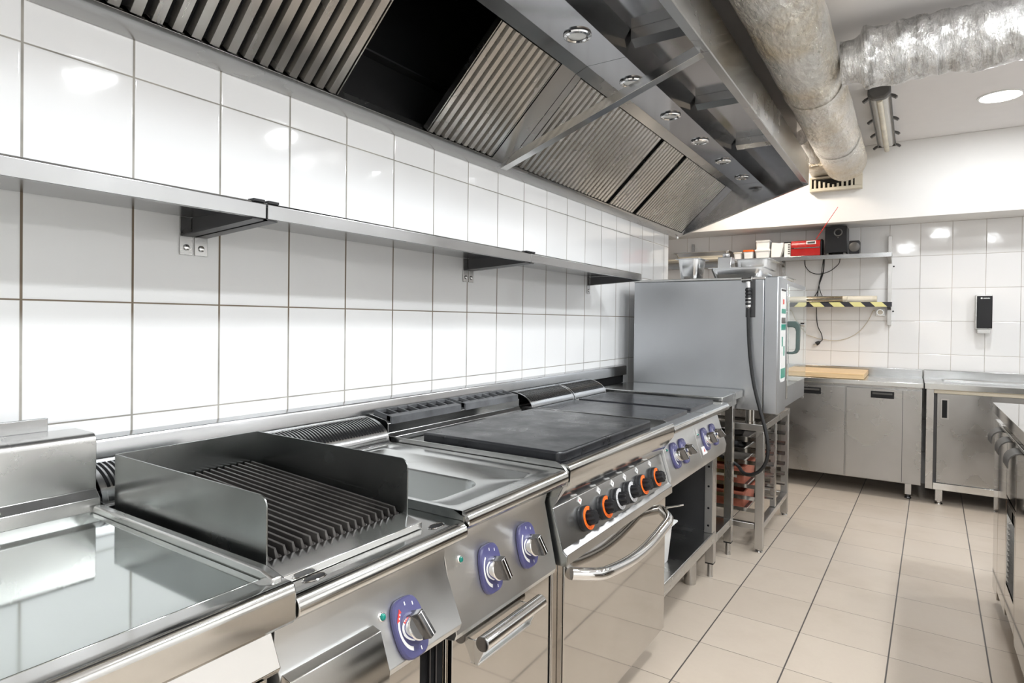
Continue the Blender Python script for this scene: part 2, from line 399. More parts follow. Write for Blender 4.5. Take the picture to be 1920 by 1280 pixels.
def cook_knob(parent, y, p0, p1, z, turn=0, red=False, big=1.0):
    """violet plate + chrome knob on a sloping panel; profile p0 (top) to p1 (bottom) in x,z"""
    d = Vector((p1[0]-p0[0], 0, p1[1]-p0[1])).normalized(); n = Vector((-d.z, 0, d.x)); up = -d
    k = (z-p0[1])/(p1[1]-p0[1]); O = Vector((p0[0]+(p1[0]-p0[0])*k, y, z)) + n*0.001
    W = Vector((0, 1, 0))
    def at(a, b, h): return O + W*a + up*b + n*h
    w, hh = 0.036*big, 0.050*big
    out = []
    for i in range(40):                                   # barrel outline: bulging top and bottom, flat shoulders
        t = 2*PI*i/40; c, s_ = math.cos(t), math.sin(t)
        a = w*math.copysign(abs(c)**0.55, c); b = hh*math.copysign(abs(s_)**0.85, s_)
        out.append((a, b))
    m = MB().loops([[at(a, b, 0) for a, b in out], [at(a, b, 0.006) for a, b in out], [at(a*0.94, b*0.95, 0.009) for a, b in out]], True, True)
    pl = m.build('knob_plate', 'blue', parent, bevel=0)
    m = MB(); seg = 14; a0, a1 = math.radians(130), math.radians(250)
    vs = []; fs = []
    for i in range(seg+1):
        t = a0+(a1-a0)*i/seg
        for rr in (0.031*big, 0.0275*big - 0.002*big*i/seg): vs.append(at(rr*math.cos(t), rr*math.sin(t)*1.25, 0.0096))
    for i in range(seg): fs.append((2*i, 2*i+1, 2*i+3, 2*i+2))
    m.add(vs, fs).build('scale_mark', 'white', pl, bevel=0)
    for ang in (95, 60, 285):
        m = MB()
        t = math.radians(ang); c = Vector((0.030*big*math.cos(t), 0.040*big*math.sin(t), 0))
        e = 0.0022
        m.add([at(c.x-e*0.5, c.y-e*1.4, 0.0097), at(c.x+e*0.5, c.y-e*1.4, 0.0097), at(c.x+e*0.5, c.y+e*1.4, 0.0097), at(c.x-e*0.5, c.y+e*1.4, 0.0097)], [(0,1,2,3)])
        m.build('tick_mark', 'white', pl, bevel=0)
    if red:
        m = MB()
        for ang in (128, 140, 150):
            t = math.radians(ang); c = Vector((0.030*big*math.cos(t), 0.039*big*math.sin(t), 0)); e = 0.004
            m.add([at(c.x-e, c.y-e, 0.0098), at(c.x+e, c.y-e*0.4, 0.0098), at(c.x, c.y+e*1.3, 0.0098)], [(0,1,2)])
        m.build('flame_mark', 'redprint', pl, bevel=0)
    kn = MB()
    C0 = at(0, 0, 0.008)
    kn.lathe([(0.0245*big, 0), (0.0255*big, 0.004), (0.0245*big, 0.019), (0.0225*big, 0.021)], C0, n, 32)
    k1 = kn.build('knob', 'chrome', parent, bevel=0)
    ca, sa = math.cos(math.radians(turn)), math.sin(math.radians(turn))
    def gp(a, b, h): return at(a*ca - b*sa, a*sa + b*ca, h)
    g = MB(); hw, hl = 0.0075*big, 0.0245*big
    lo = [(-hw*1.1, -hl), (hw*1.1, -hl), (hw*1.1, hl), (-hw*1.1, hl)]
    g.loops([[gp(a, b, 0.018) for a, b in lo], [gp(a*0.95, b*1.0, 0.045) for a, b in lo], [gp(a*0.8, b*0.96, 0.048) for a, b in lo]], True, True)
    g.build('grip', 'st_knob', k1, bevel=0.0012)
    g = MB()
    e = 0.0009
    for sx in (1,):
        g.add([gp(-e, -hl*0.92, 0.0484), gp(e, -hl*0.92, 0.0484), gp(e, hl*0.92, 0.0484), gp(-e, hl*0.92, 0.0484)], [(0,1,2,3)])
    g.build('pointer_line', 'white', k1, bevel=0)
    g = MB()
    for sgn in (1, -1):
        pts = []
        for i in range(11):
            t = math.radians(-62+124*i/10); pts.append((sgn*0.0215*big*math.cos(t), 0.0215*big*math.sin(t)))
        g.add([gp(a, b, 0.0212) for a, b in pts], [tuple(range(11))])
    g.build('dark_face', 'st_knob', k1, bevel=0)
    return pl

def led(parent, y, p0, p1, z, r=0.0075):
    d = Vector((p1[0]-p0[0], 0, p1[1]-p0[1])).normalized(); n = Vector((-d.z, 0, d.x))
    k = (z-p0[1])/(p1[1]-p0[1]); O = Vector((p0[0]+(p1[0]-p0[0])*k, y, z))
    b = MB().lathe([(r, 0), (r, 0.003), (r*0.8, 0.004)], O, n, 20).build('lamp_bezel', 'chrome', parent, bevel=0)
    MB().lathe([(r*0.8, 0.004), (r*0.7, 0.006), (r*0.3, 0.008)], O, n, 20).build('indicator_lamp', 'led', b, bevel=0)

def slot_vent(parent, y0, y1, zb, n, xb=0.05, xf=0.158, h=0.062):
    """quarter round slotted flue cover"""
    def P(t, off=0.0):
        a = math.radians(90*t); return (xb+(xf-xb-off)*math.cos(a), zb+(h-off)*math.sin(a))
    m = MB(); NS = 7
    def strip(ya, yb, t0, t1, th=0.003):
        pr = [P(t0+(t1-t0)*i/NS) for i in range(NS+1)] + [P(t1-(t1-t0)*i/NS, th) for i in range(NS+1)]
        m.prism(pr, ya, yb)
    pit = (y1-y0-0.02)/n
    strip(y0, y0+0.010, 0, 1); strip(y1-0.010, y1, 0, 1)
    strip(y0+0.010, y1-0.010, 0.0, 0.28, 0.0012); strip(y0+0.010, y1-0.010, 0.84, 1.0, 0.0012)
    strip(y0+0.010, y1-0.010, 0.28, 0.84, 0.0012)
    v = m.build('flue_cover', 'st_y', parent, bevel=0)
    b = MB()
    for i in range(n):
        ya = y0+0.010+pit*(i+0.2); yb = ya+pit*0.6
        pr = [P(0.27+0.58*k/6, -0.0004) for k in range(7)]
        b.add([(x, ya, z) for x, z in pr]+[(x, yb, z) for x, z in pr], [(k, k+1, k+8, k+7) for k in range(6)])
    b.build('slots', 'blackmat', v, bevel=0)
    f = MB(); f.prism([(xf-0.012, zb-0.035), (xf+0.012, zb-0.035), (xf+0.010, zb-0.006), (xf, zb), (xf-0.012, zb)], y0, y1).build('flue_lip', 'st_y', parent)

def cab_legs(t, ys, xs=(0.20, 0.62), z1=0.14, r=0.026):
    for x in xs:
        for y in ys:
            MB().lathe([(r*0.95, 0.0), (r*0.95, 0.012), (r, 0.016), (r, z1)], (x, y, 0), (0,0,1), 20).build('foot', 'st_leg', t, bevel=0)

# ------------------------------------------------------------------ 1 griddle (nearest, bottom left)
def griddle():
    t = thing('griddle', 'chrome-plated griddle with tall steel splashback at the near end of the cooking line', 'griddle', (0.40, 0.13, 0))
    y0, y1 = -0.30, 0.530
    MB().box(0.10, 0.700, y0, y1-0.003, 0.14, 0.79).build('cabinet', 'st_front', t)
    MB().prism([(0.075,0.80),(0.075,0.987)] + arc(0.150, 0.972, 0.015, 90, 0, 6) + [(0.165,0.882),(0.182,0.868),(0.186,0.838),(0.186,0.80)], y0, y1).build('splashback', 'st', t)
    MB().box(0.062, 0.072, y0, y1-0.045, 0.80, 1.012).build('back_plate', 'st_y', t)
    MB().box(0.186, 0.700, y0, y1-0.017, 0.80, 0.8455).build('cooking_plate', 'plate', t, bevel=0.0015)
    MB().prism([(0.186,0.80),(0.186,0.8455),(0.192,0.857),(0.698,0.859),(0.728,0.852),(0.728,0.80)], y1-0.016, y1).build('raised_rim', 'st', t, bevel=0.003)
    MB().prism([(0.7005,0.79),(0.7005,0.8462),(0.725,0.8462)] + arc(0.737, 0.832, 0.0145, 80, 0, 6) + [(0.7515,0.796),(0.746,0.789)], y0, y1+0.006).build('front_rail', 'st_rail', t, bevel=0.003)
    MB().prism([(0.7005,0.788),(0.722,0.788),(0.748,0.737),(0.743,0.729),(0.7005,0.735)], y0, y1-0.016).build('control_panel', 'st_front', t)
    MB().box(0.700, 0.712, y0, y1-0.02, 0.16, 0.725).build('door', 'st_front', t)
    cab_legs(t, (y0+0.06, y1-0.06))
griddle()

# ------------------------------------------------------------------ 2 char grill
def chargrill():
    t = thing('char_grill', 'grooved black char grill inside a three-sided steel splash guard with one blue knob', 'grill', (0.40, 0.725, 0))
    y0, y1 = 0.538, 0.917; zt = 0.825
    MB().box(0.10, 0.690, y0, y1, 0.14, 0.615).build('cabinet', 'st_front', t)
    MB().prism(rail_prof(zt), y0, y1).build('top', 'st_rail', t)
    p0, p1 = (0.698, 0.732), (0.743, 0.630)
    MB().prism([(0.60,0.77),(0.700,0.772),p0,p1,(0.738,0.618),(0.692,0.612),(0.60,0.612)], y0, y1).build('control_panel', 'st_panel', t)
    cook_knob(t, 0.787, p0, p1, 0.672, turn=18, red=True, big=1.0)
    led(t, 0.737, p0, p1, 0.705)
    # grease drawer front, lower left, standing off the panel
    dr = MB().prism([(0.716,0.705),(0.735,0.700),(0.757,0.640),(0.753,0.60),(0.70,0.60),(0.70,0.66)], y0, 0.712).build('grease_drawer', 'st_rail', t)
    # lower door with louvre
    d = MB().box(0.690, 0.705, y0+0.004, y1-0.075, 0.16, 0.605).build('door', 'st_front', t)
    m = MB()
    m.box(0.690, 0.700, y1-0.072, y1-0.006, 0.20, 0.60)
    lv = m.build('louvre_recess', 'blackmat', t, bevel=0)
    m = MB()
    m.box(0.698, 0.706, y1-0.050, y1-0.047, 0.20, 0.60); m.box(0.698, 0.704, y1-0.030, y1-0.027, 0.20, 0.60)
    m.build('louvre_blade', 'st_dark', lv, bevel=0)
    # tray lip and front strip
    tr = MB()
    tr.box(0.205, 0.660, 0.550, 0.840, zt-0.002, 0.832)
    tr.prism([(0.655,0.826),(0.655,0.846),(0.700,0.838),(0.706,0.838),(0.706,0.826)], 0.548, 0.842)
    tr.build('drip_tray', 'st_rail', t)
    # grate bars: angled channels falling to the front
    m = MB(); nb = 18
    for i in range(nb):
        yc = 0.560+(0.830-0.560)*i/(nb-1)
        pts = []
        for x, zz in ((0.208, 0.884), (0.652, 0.860)):
            pts.append([(x, yc-0.0062, zz), (x, yc-0.0030, zz+0.001), (x, yc+0.0030, zz-0.017), (x, yc+0.0070, zz-0.013), (x, yc+0.0075, zz-0.016), (x, yc+0.0025, zz-0.024), (x, yc-0.0022, zz-0.022)])
        m.loops(pts, True, True)
    m.box(0.640, 0.648, 0.552, 0.836, 0.832, 0.842); m.box(0.212, 0.220, 0.552, 0.836, 0.835, 0.862)
    m.build('grate', 'grate', t, bevel=0.0005)
    MB().box(0.21, 0.650, 0.551, 0.838, 0.832, 0.834).build('fire_bed', 'soot_hole', t, bevel=0)
    # splash guard
    def side(y):
        return [(0.204,0.827),(0.668,0.832)] + [(0.668,0.925)] + arc(0.650, 0.930, 0.018, 0, 90, 5) + [(0.204,0.949)]
    g = MB().prism(side(0), 0.5455, 0.5478).prism(side(0), 0.8425, 0.8448)
    g.box(0.2020, 0.2043, 0.5455, 0.8448, 0.827, 0.949)
    g.build('splash_guard', 'st_guard', t, bevel=0.0004)
    for k, yc in enumerate((0.592, 0.868)):
        o = [(0.718+0.011*math.cos(a), yc+0.022*math.sin(a)) for a in [2*PI*i/24 for i in range(24)]]
        rim = MB().loops([[(x, y, zt+0.0003) for x, y in o], [(0.718+(x-0.718)*0.9, yc+(y-yc)*0.9, zt+0.0014) for x, y in o], [(0.718+(x-0.718)*0.75, yc+(y-yc)*0.85, zt+0.0004) for x, y in o]]).build('drain_rim', 'chrome', t, bevel=0)
        MB().add([(0.718+(x-0.718)*0.76, yc+(y-yc)*0.86, zt+0.0006) for x, y in o], [tuple(range(24))]).build('drain_hole', 'soot_hole', rim, bevel=0)
    slot_vent(t, y0+0.006, y1-0.006, 0.850, 34)
    cab_legs(t, (y0+0.06, y1-0.06))
chargrill()

# ------------------------------------------------------------------ 3 basin unit
def basin_unit():
    t = thing('basin_cooker', 'steel cooker with a sunken rectangular basin, two blue knobs and a hinged door below', 'cooker', (0.40, 1.12, 0))
    y0, y1 = 0.921, 1.320; zt = 0.843
    MB().box(0.10, 0.700, y0, y1-0.012, 0.14, 0.60).build('cabinet', 'st_front', t)
    MB().box(0.700, 0.713, y0+0.004, y1-0.018, 0.16, 0.590).build('door', 'st_front', t)
    # top with recess and basin
    m = MB()
    x0, x1 = 0.165, 0.737
    rc = (0.208, 0.700, 0.940, 1.240); bs = (0.245, 0.620, 0.948, 1.145)
    L = [rrect(x0, x1, y0, y1, 0.001, zt), rrect(rc[0]-0.006, rc[1]+0.006, rc[2]-0.006, rc[3]+0.006, 0.02, zt), rrect(*rc, 0.02, zt-0.002),
         rrect(rc[0]+0.010, rc[1]-0.008, rc[2]+0.004, rc[3]-0.010, 0.02, zt-0.011), rrect(bs[0]-0.006, bs[1]+0.006, bs[2]-0.003, bs[3]+0.006, 0.055, zt-0.013),
         rrect(*bs, 0.05, zt-0.017), rrect(bs[0]+0.012, bs[1]-0.012, bs[2]+0.006, bs[3]-0.012, 0.045, zt-0.20), rrect(bs[0]+0.03, bs[1]-0.03, bs[2]+0.02, bs[3]-0.03, 0.04, zt-0.215)]
    m.loops(L[:5], False, False); m.build('basin_top', 'st_top', t, bevel=0, angle=60)
    MB().loops(L[4:], False, True).build('basin', 'st_guard', t, bevel=0, angle=60)  # darker steel than the top stands in for shade down in the basin
    MB().prism([(0.7372,zt)] + arc(0.736, zt-0.019, 0.019, 88, -25, 9) + [(0.735,zt-0.042),(0.700,zt-0.055),(0.700,zt-0.03),(0.7372,zt-0.02)], y0, y1).build('front_rail', 'st_rail', t, bevel=0)
    MB().prism([(0.165,0.79),(0.165,zt),(0.715,zt),(0.742,zt-0.010),(0.742,zt-0.034),(0.70,zt-0.05),(0.69,0.79)], y0-0.0025, y0-0.0003).build('side_panel', 'st_guard', t, bevel=0)
    p0, p1 = (0.692, 0.757), (0.727, 0.600)
    MB().prism([(0.60,0.785),(0.700,0.788),p0,p1,(0.722,0.588),(0.690,0.583),(0.60,0.583)], y0, y1-0.006).build('control_panel', 'st_panel', t)
    cook_knob(t, 1.052, p0, p1, 0.683, turn=20); cook_knob(t, 1.200, p0, p1, 0.687, turn=24)
    led(t, 0.963, p0, p1, 0.728)
    h = MB().cyl((0.742, 0.985, 0.560), (0.742, 1.215, 0.560), 0.0155, 24).build('handle', 'chrome', t, bevel=0.001)
    m = MB().box(0.7132, 0.7155, 0.998, 1.203, 0.508, 0.553)
    for ya in (0.998, 1.199): m.prism([(0.7132,0.553),(0.742,0.553),(0.740,0.544),(0.722,0.508),(0.7132,0.508)], ya, ya+0.004)
    m.box(0.7132, 0.723, 0.998, 1.203, 0.504, 0.508)
    m.build('handle_bracket', 'st_panel', h, bevel=0.0005)
    MB().lathe([(0.0155,0),(0.0145,0.002),(0.001,0.0022)], (0.742, 0.9849, 0.560), (0,-1,0), 24).build('handle_end', 'st_knob', h, bevel=0)
    slot_vent(t, y0+0.004, y1-0.010, 0.850, 36)
    cab_legs(t, (y0+0.06, y1-0.06))
basin_unit()

# ------------------------------------------------------------------ 4 solid-top range with oven
def range_unit():
    t = thing('solid_top_range', 'big solid-top range with six black dials, orange rings and an oven door', 'stove', (0.40, 1.72, 0))
    y0, y1 = 1.326, 2.116; zt = 0.840
    MB().box(0.10, 0.704, y0+0.012, y1-0.004, 0.115, 0.60).build('oven_body', 'st_front', t)
    MB().box(0.16, 0.735, y0+0.004, y1-0.004, 0.80, zt).build('deck', 'st_top', t)
    for ya in (y0, y1-0.004):
        MB().prism([(0.13,0.79),(0.13,0.857),(0.715,0.859),(0.735,0.850),(0.748,0.835),(0.745,0.80),(0.70,0.79)], ya, ya+0.004).build('side_rim', 'st', t, bevel=0.0006)
    MB().prism([(0.728,0.80),(0.728,0.8545),(0.737,0.8545)] + arc(0.738, 0.838, 0.0165, 85, -5, 7) + [(0.7525,0.806),(0.705,0.740),(0.700,0.740),(0.700,0.80)], y0+0.0045, y1-0.0045).build('front_rail', 'st_rail', t, bevel=0)
    p0, p1 = (0.7045, 0.738), (0.735, 0.640)
    MB().prism([(0.60,0.739),p0,p1,(0.748,0.630),(0.7485,0.605),(0.742,0.600),(0.60,0.600)], y0+0.006, y1).build('control_panel', 'st_rpanel', t)
    # side cheek seen between units
    MB().prism([(0.60,0.80),(0.735,0.80),(0.7052,0.739),(0.738,0.636),(0.750,0.628),(0.748,0.602),(0.60,0.602)], y0, y0+0.0055).build('side_cheek', 'st_guard', t, bevel=0.0006)
    d = MB().box(0.704, 0.724, y0+0.035, y1, 0.118, 0.592).build('oven_door', 'st_front', t, bevel=0.002)
    MB().box(0.690, 0.703, y0+0.004, y0+0.034, 0.118, 0.592).build('door_post', 'st_leg', t)
    ya, yb = y0+0.075, y1-0.055; pts = []
    for i in range(25):
        s = i/24; y = ya+(yb-ya)*s
        bow = math.sin(PI*s)
        x = 0.724 + 0.056*min(1, (bow/0.30))**0.8
        pts.append((x, y, 0.556 - 0.040*bow**1.1))
    MB().tube(pts, 0.0165, 16).build('oven_handle', 'chrome', d, bevel=0)
    # dials
    dv = Vector((p1[0]-p0[0], 0, p1[1]-p0[1])).normalized(); n = Vector((-dv.z, 0, dv.x)); up = -dv; W = Vector((0,1,0))
    for i, y in enumerate((1.470, 1.588, 1.682, 1.775, 1.874, 1.992)):
        k = (0.680-p0[1])/(p1[1]-p0[1]); O = Vector((p0[0]+(p1[0]-p0[0])*k, y, 0.680))
        dial = MB().lathe([(0.033, 0), (0.034, 0.004), (0.033, 0.014), (0.031, 0.0165)], O, n, 36).build('dial', 'black', t, bevel=0)
        m = MB(); vs = []; fs = []; s0, s1 = math.radians(60), math.radians(350)
        for j in range(37):
            a = s0+(s1-s0)*j/36
            for rr in (0.0305, 0.0205): vs.append(O + n*0.0170 + (W*math.cos(a)+up*math.sin(a))*rr)
        for j in range(36): fs.append((2*j, 2*j+1, 2*j+3, 2*j+2))
        m.add(vs, fs).build('dial_ring', 'orange' if i in (0, 1, 4, 5) else 'silver', dial, bevel=0)
        m = MB()
        for j in range(9):
            a = s0+(s1-s0)*(j+0.5)/9; q = O + n*0.0173 + (W*math.cos(a)+up*math.sin(a))*0.0265
            r_ = (W*math.cos(a)+up*math.sin(a))*0.0022; tt = (-W*math.sin(a)+up*math.cos(a))*0.0006
            m.add([q-r_-tt, q+r_-tt, q+r_+tt, q-r_+tt], [(0,1,2,3)])
        m.build('dial_tick', 'black', dial, bevel=0)
        pr = []
        for j in range(48):
            a = 2*PI*j/48; rr = 0.0175+0.0022*math.cos(8*a); pr.append((rr*math.cos(a), rr*math.sin(a)))
        MB().loops([[O+n*h_+(W*a+up*b)*s_ for a, b in pr] for h_, s_ in ((0.016,1.0),(0.036,0.95),(0.040,0.82))], True, True).build('grip', 'black', dial, bevel=0)
        S = O + up*0.048 + n*0.0022; e = 0.0115
        m = MB().loops([[S-W*e-n*0.002, S-up*e-n*0.002, S+W*e-n*0.002, S+up*e-n*0.002], [S-W*e, S-up*e, S+W*e, S+up*e]], True, True)
        sg = m.build('symbol_plate', 'white', t, bevel=0)
        m = MB(); q = 0.0032
        c = S + n*0.0004 + W*(q*0.6 if i % 2 else -q*0.3)
        m.add([c-W*q-up*q*0.3, c-W*q*0.2-up*q, c+W*q+up*q*0.1, c+up*q], [(0,1,2,3)]).build('symbol', 'grey' if i not in (0,) else 'redprint', sg, bevel=0)
    # thick cast plate
    pz = 0.880
    out = [(0.262,1.342),(0.262,1.962),(0.724,1.962),(0.724,1.358),(0.712,1.338)]
    MB().prism(out, zt+0.001, pz, 'z').build('hot_plate', 'iron_hot', t, bevel=0.006, seg=3)
    # flue box with two cast grids
    fb = MB().prism([(0.055,0.80),(0.055,0.917),(0.128,0.903),(0.137,0.893),(0.137,0.865),(0.150,0.853),(0.150,0.80)], y0, y1-0.06).build('flue_box', 'st_y', t)
    for ya, yb in ((y0+0.012, y0+0.352), (y0+0.378, y1-0.072)):
        m = MB(); x0, x1 = 0.062, 0.134; nn = 7
        def zz(x): return 0.9185-(x-0.055)*0.19
        def bar(xa, xb, y_a, y_b, h=0.011):
            m.add([(xa,y_a,zz(xa)-0.012),(xb,y_a,zz(xb)-0.012),(xb,y_b,zz(xb)-0.012),(xa,y_b,zz(xa)-0.012),(xa,y_a,zz(xa)+h),(xb,y_a,zz(xb)+h),(xb,y_b,zz(xb)+h),(xa,y_b,zz(xa)+h)],
                  [(0,3,2,1),(4,5,6,7),(0,1,5,4),(1,2,6,5),(2,3,7,6),(3,0,4,7)])
        bar(x0, x0+0.008, ya, yb); bar(x1-0.016, x1+0.006, ya, yb)
        for i in range(nn+1):
            yy = ya+(yb-ya-0.006)*i/nn; bar(x0, x1, yy, yy+0.006)
        g = m.build('flue_grid', 'iron_lt', t, bevel=0.001)
        MB().add([(x0,ya,zz(x0)+0.0008),(x1,ya,zz(x1)+0.0008),(x1,yb,zz(x1)+0.0008),(x0,yb,zz(x0)+0.0008)], [(0,1,2,3)]).build('flue_opening', 'blackmat', g, bevel=0)
    cab_legs(t, (y0+0.08, y1-0.06), z1=0.115)
range_unit()

# ------------------------------------------------------------------ 5 hob modules on an open cabinet
def hob(y0, y1, label, sticker):
    t = thing('hob_module', label, 'hob', (0.40, (y0+y1)/2, 0.60), 'solid top hob modules')
    zt = 0.842
    MB().prism(rail_prof(zt, back=0.16), y0, y1).build('top', 'st_rail', t)
    p0, p1 = (0.700, 0.785), (0.743, 0.652)
    MB().prism([(0.55,0.79),(0.695,0.792),p0,p1,(0.738,0.615),(0.725,0.607),(0.55,0.607)], y0, y1).build('control_panel', 'st_panel', t)
    MB().box(0.12, 0.56, y0, y1, 0.610, 0.81).build('burner_box', 'st_leg', t)
    MB().prism([(0.170,y0+0.014),(0.690,y0+0.014),(0.690,y1-0.030),(0.170,y1-0.030)], zt-0.004, 0.853, 'z').build('hob_plate', 'iron_smooth', t, bevel=0.003)
    ks = (y0+0.090, y0+0.190) if not sticker else (y0+0.100, y0+0.228)
    for i, k in enumerate(ks): cook_knob(t, k, p0, p1, 0.716, turn=30+20*i, big=0.95)
    led(t, y0+0.022, p0, p1, 0.745, 0.006)
    slot_vent(t, y0+0.002, y1-0.044 if sticker else y1, 0.850, 32)
    if sticker:
        dv = Vector((p1[0]-p0[0],0,p1[1]-p0[1])).normalized(); n = Vector((-dv.z,0,dv.x)); W = Vector((0,1,0)); up = -dv
        O = Vector((p0[0]+(p1[0]-p0[0])*0.80, y0+0.055, p0[1]+(p1[1]-p0[1])*0.80)) + n*0.0012
        q = MB().add([O-W*0.032-up*0.016, O+W*0.032-up*0.016, O+W*0.032+up*0.016, O-W*0.032+up*0.016], [(0,1,2,3)]).build('warning_sticker', 'white', t, bevel=0)
        O2 = O+n*0.0004; MB().add([O2+up*0.010, O2-W*0.008-up*0.006, O2+W*0.008-up*0.006], [(0,1,2)]).build('warning_mark', 'redprint', q, bevel=0)
        O = Vector((p0[0]+(p1[0]-p0[0])*0.2, y0+0.025, p0[1]+(p1[1]-p0[1])*0.2)) + n*0.0012
        MB().add([O-W*0.008-up*0.008, O+W*0.008-up*0.008, O+W*0.008+up*0.008, O-W*0.008+up*0.008], [(0,1,2,3)]).build('small_sticker', 'white', t, bevel=0)
hob(2.120, 2.496, 'solid-top hob module with two blue knobs directly beside the big range', False)
hob(2.501, 2.885, 'solid-top hob module with two blue knobs and a white sticker, next to the worktable', True)

def base_cabinet():
    t = thing('open_base_cabinet', 'open steel base cabinet with dark inside standing under the two hob modules', 'cabinet', (0.40, 2.50, 0))
    MB().prism([(0.10,0.215),(0.10,0.245),(0.700,0.245),(0.703,0.240),(0.703,0.198),(0.690,0.198),(0.690,0.215)], 2.122, 2.870).build('bottom_shelf', 'st', t)
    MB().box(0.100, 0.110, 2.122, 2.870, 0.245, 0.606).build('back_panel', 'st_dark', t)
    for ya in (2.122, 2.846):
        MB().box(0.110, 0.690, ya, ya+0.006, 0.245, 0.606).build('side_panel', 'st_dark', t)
    p = MB().box(0.664, 0.700, 2.824, 2.868, 0.246, 0.606).build('post', 'st_leg', t)
    m = MB()
    for z in (0.28, 0.36, 0.46, 0.55): m.lathe([(0.005, 0), (0.005, 0.002)], (0.682, 2.8245, z), (0,-1,0), 12)
    m.build('post_hole', 'blackmat', p, bevel=0)
    cab_legs(t, (2.20, 2.815), (0.20, 0.605), 0.216, 0.028)
base_cabinet()

def deep_container(name, label, x0, x1, y0, y1, z0, z1, cat='container', lip=0.014, taper=0.012, mat='pan', group=None, r=0.03):
    t = thing(name, label, cat, ((x0+x1)/2, (y0+y1)/2, z0), group)
    m = MB(); k = taper
    m.loops([rrect(x0+k+.004, x1-k-.004, y0+k+.004, y1-k-.004, r*0.8, z0), rrect(x0+k, x1-k, y0+k, y1-k, r, z0+0.006), rrect(x0, x1, y0, y1, r, z1-0.012), rrect(x0, x1, y0, y1, r, z1-0.003),
             rrect(x0+0.003, x1-0.003, y0+0.003, y1-0.003, r, z1-0.003), rrect(x0+k+0.004, x1-k-0.004, y0+k+0.004, y1-k-0.004, r*0.8, z0+0.006)], True, True)
    m.build('body', mat, t, bevel=0)
    m = MB(); m.loops([rrect(x0-lip, x1+lip, y0-lip, y1+lip, 0.012, z1-0.003), rrect(x0-lip, x1+lip, y0-lip, y1+lip, 0.012, z1), rrect(x0+0.002, x1-0.002, y0+0.002, y1-0.002, r, z1), rrect(x0+0.002, x1-0.002, y0+0.002, y1-0.002, r, z1-0.003), rrect(x0-lip, x1+lip, y0-lip, y1+lip, 0.012, z1-0.003)])
    m.build('rim', mat, t, bevel=0)
    return t
deep_container('food_container', 'deep pale container in the open cabinet beside the oven door', 0.36, 0.655, 2.150, 2.425, 0.2465, 0.405, mat='white')
def ladle():
    t = thing('ladle', 'steel ladle with flat handle resting in the container under the hob', 'ladle', (0.50, 2.40, 0.38))
    MB().tube([(0.50,2.38,0.335),(0.512,2.40,0.405),(0.54,2.45,0.420),(0.575,2.53,0.416),(0.61,2.62,0.410),(0.62,2.645,0.408)], [0.004,0.004,0.005,0.006,0.006,0.005], 10).build('handle', 'chrome', t, bevel=0)
    MB().lathe([(0.004,-0.028),(0.022,-0.022),(0.033,-0.008),(0.036,0.006),(0.034,0.006),(0.030,-0.008),(0.018,-0.019),(0.004,-0.024)], (0.49,2.355,0.325), (0,0,1), 24).build('bowl', 'chrome', t, bevel=0)
ladle()

# ------------------------------------------------------------------ 6 narrow worktable
def square_leg(parent, x, y, z0, z1, w=0.040, foot=True, pin=0.064):
    l = MB().box(x-w/2, x+w/2, y-w/2, y+w/2, z0, z1).build('leg', 'st_leg', parent, bevel=0.002)
    if foot:
        c = MB().box(x-w/2+0.001, x+w/2-0.001, y-w/2+0.001, y+w/2-0.001, z0-0.006, z0).build('leg_cap', 'black', l, bevel=0)
        MB().lathe([(0.014,0),(0.0135,0.004),(0.0125,0.008),(0.0125,pin)], (x, y, 0), (0,0,1), 16).build('foot', 'st_leg', l, bevel=0)
def worktable():
    t = thing('worktable', 'narrow steel worktable with square legs between the hob and the combi oven', 'table', (0.40, 3.10, 0))
    MB().box(0.075, 0.718, 2.902, 3.308, 0.824, 0.862).build('tabletop', 'st_top', t, bevel=0.003)
    MB().box(0.10, 0.690, 2.925, 3.295, 0.786, 0.823).build('apron', 'st', t)
    for x in (0.125, 0.661):
        for y in (2.945, 3.280): square_leg(t, x, y, 0.070, 0.785)
    MB().box(0.11, 0.675, 2.966, 3.259, 0.150, 0.190).build('lower_shelf', 'st', t, bevel=0.002)
worktable()

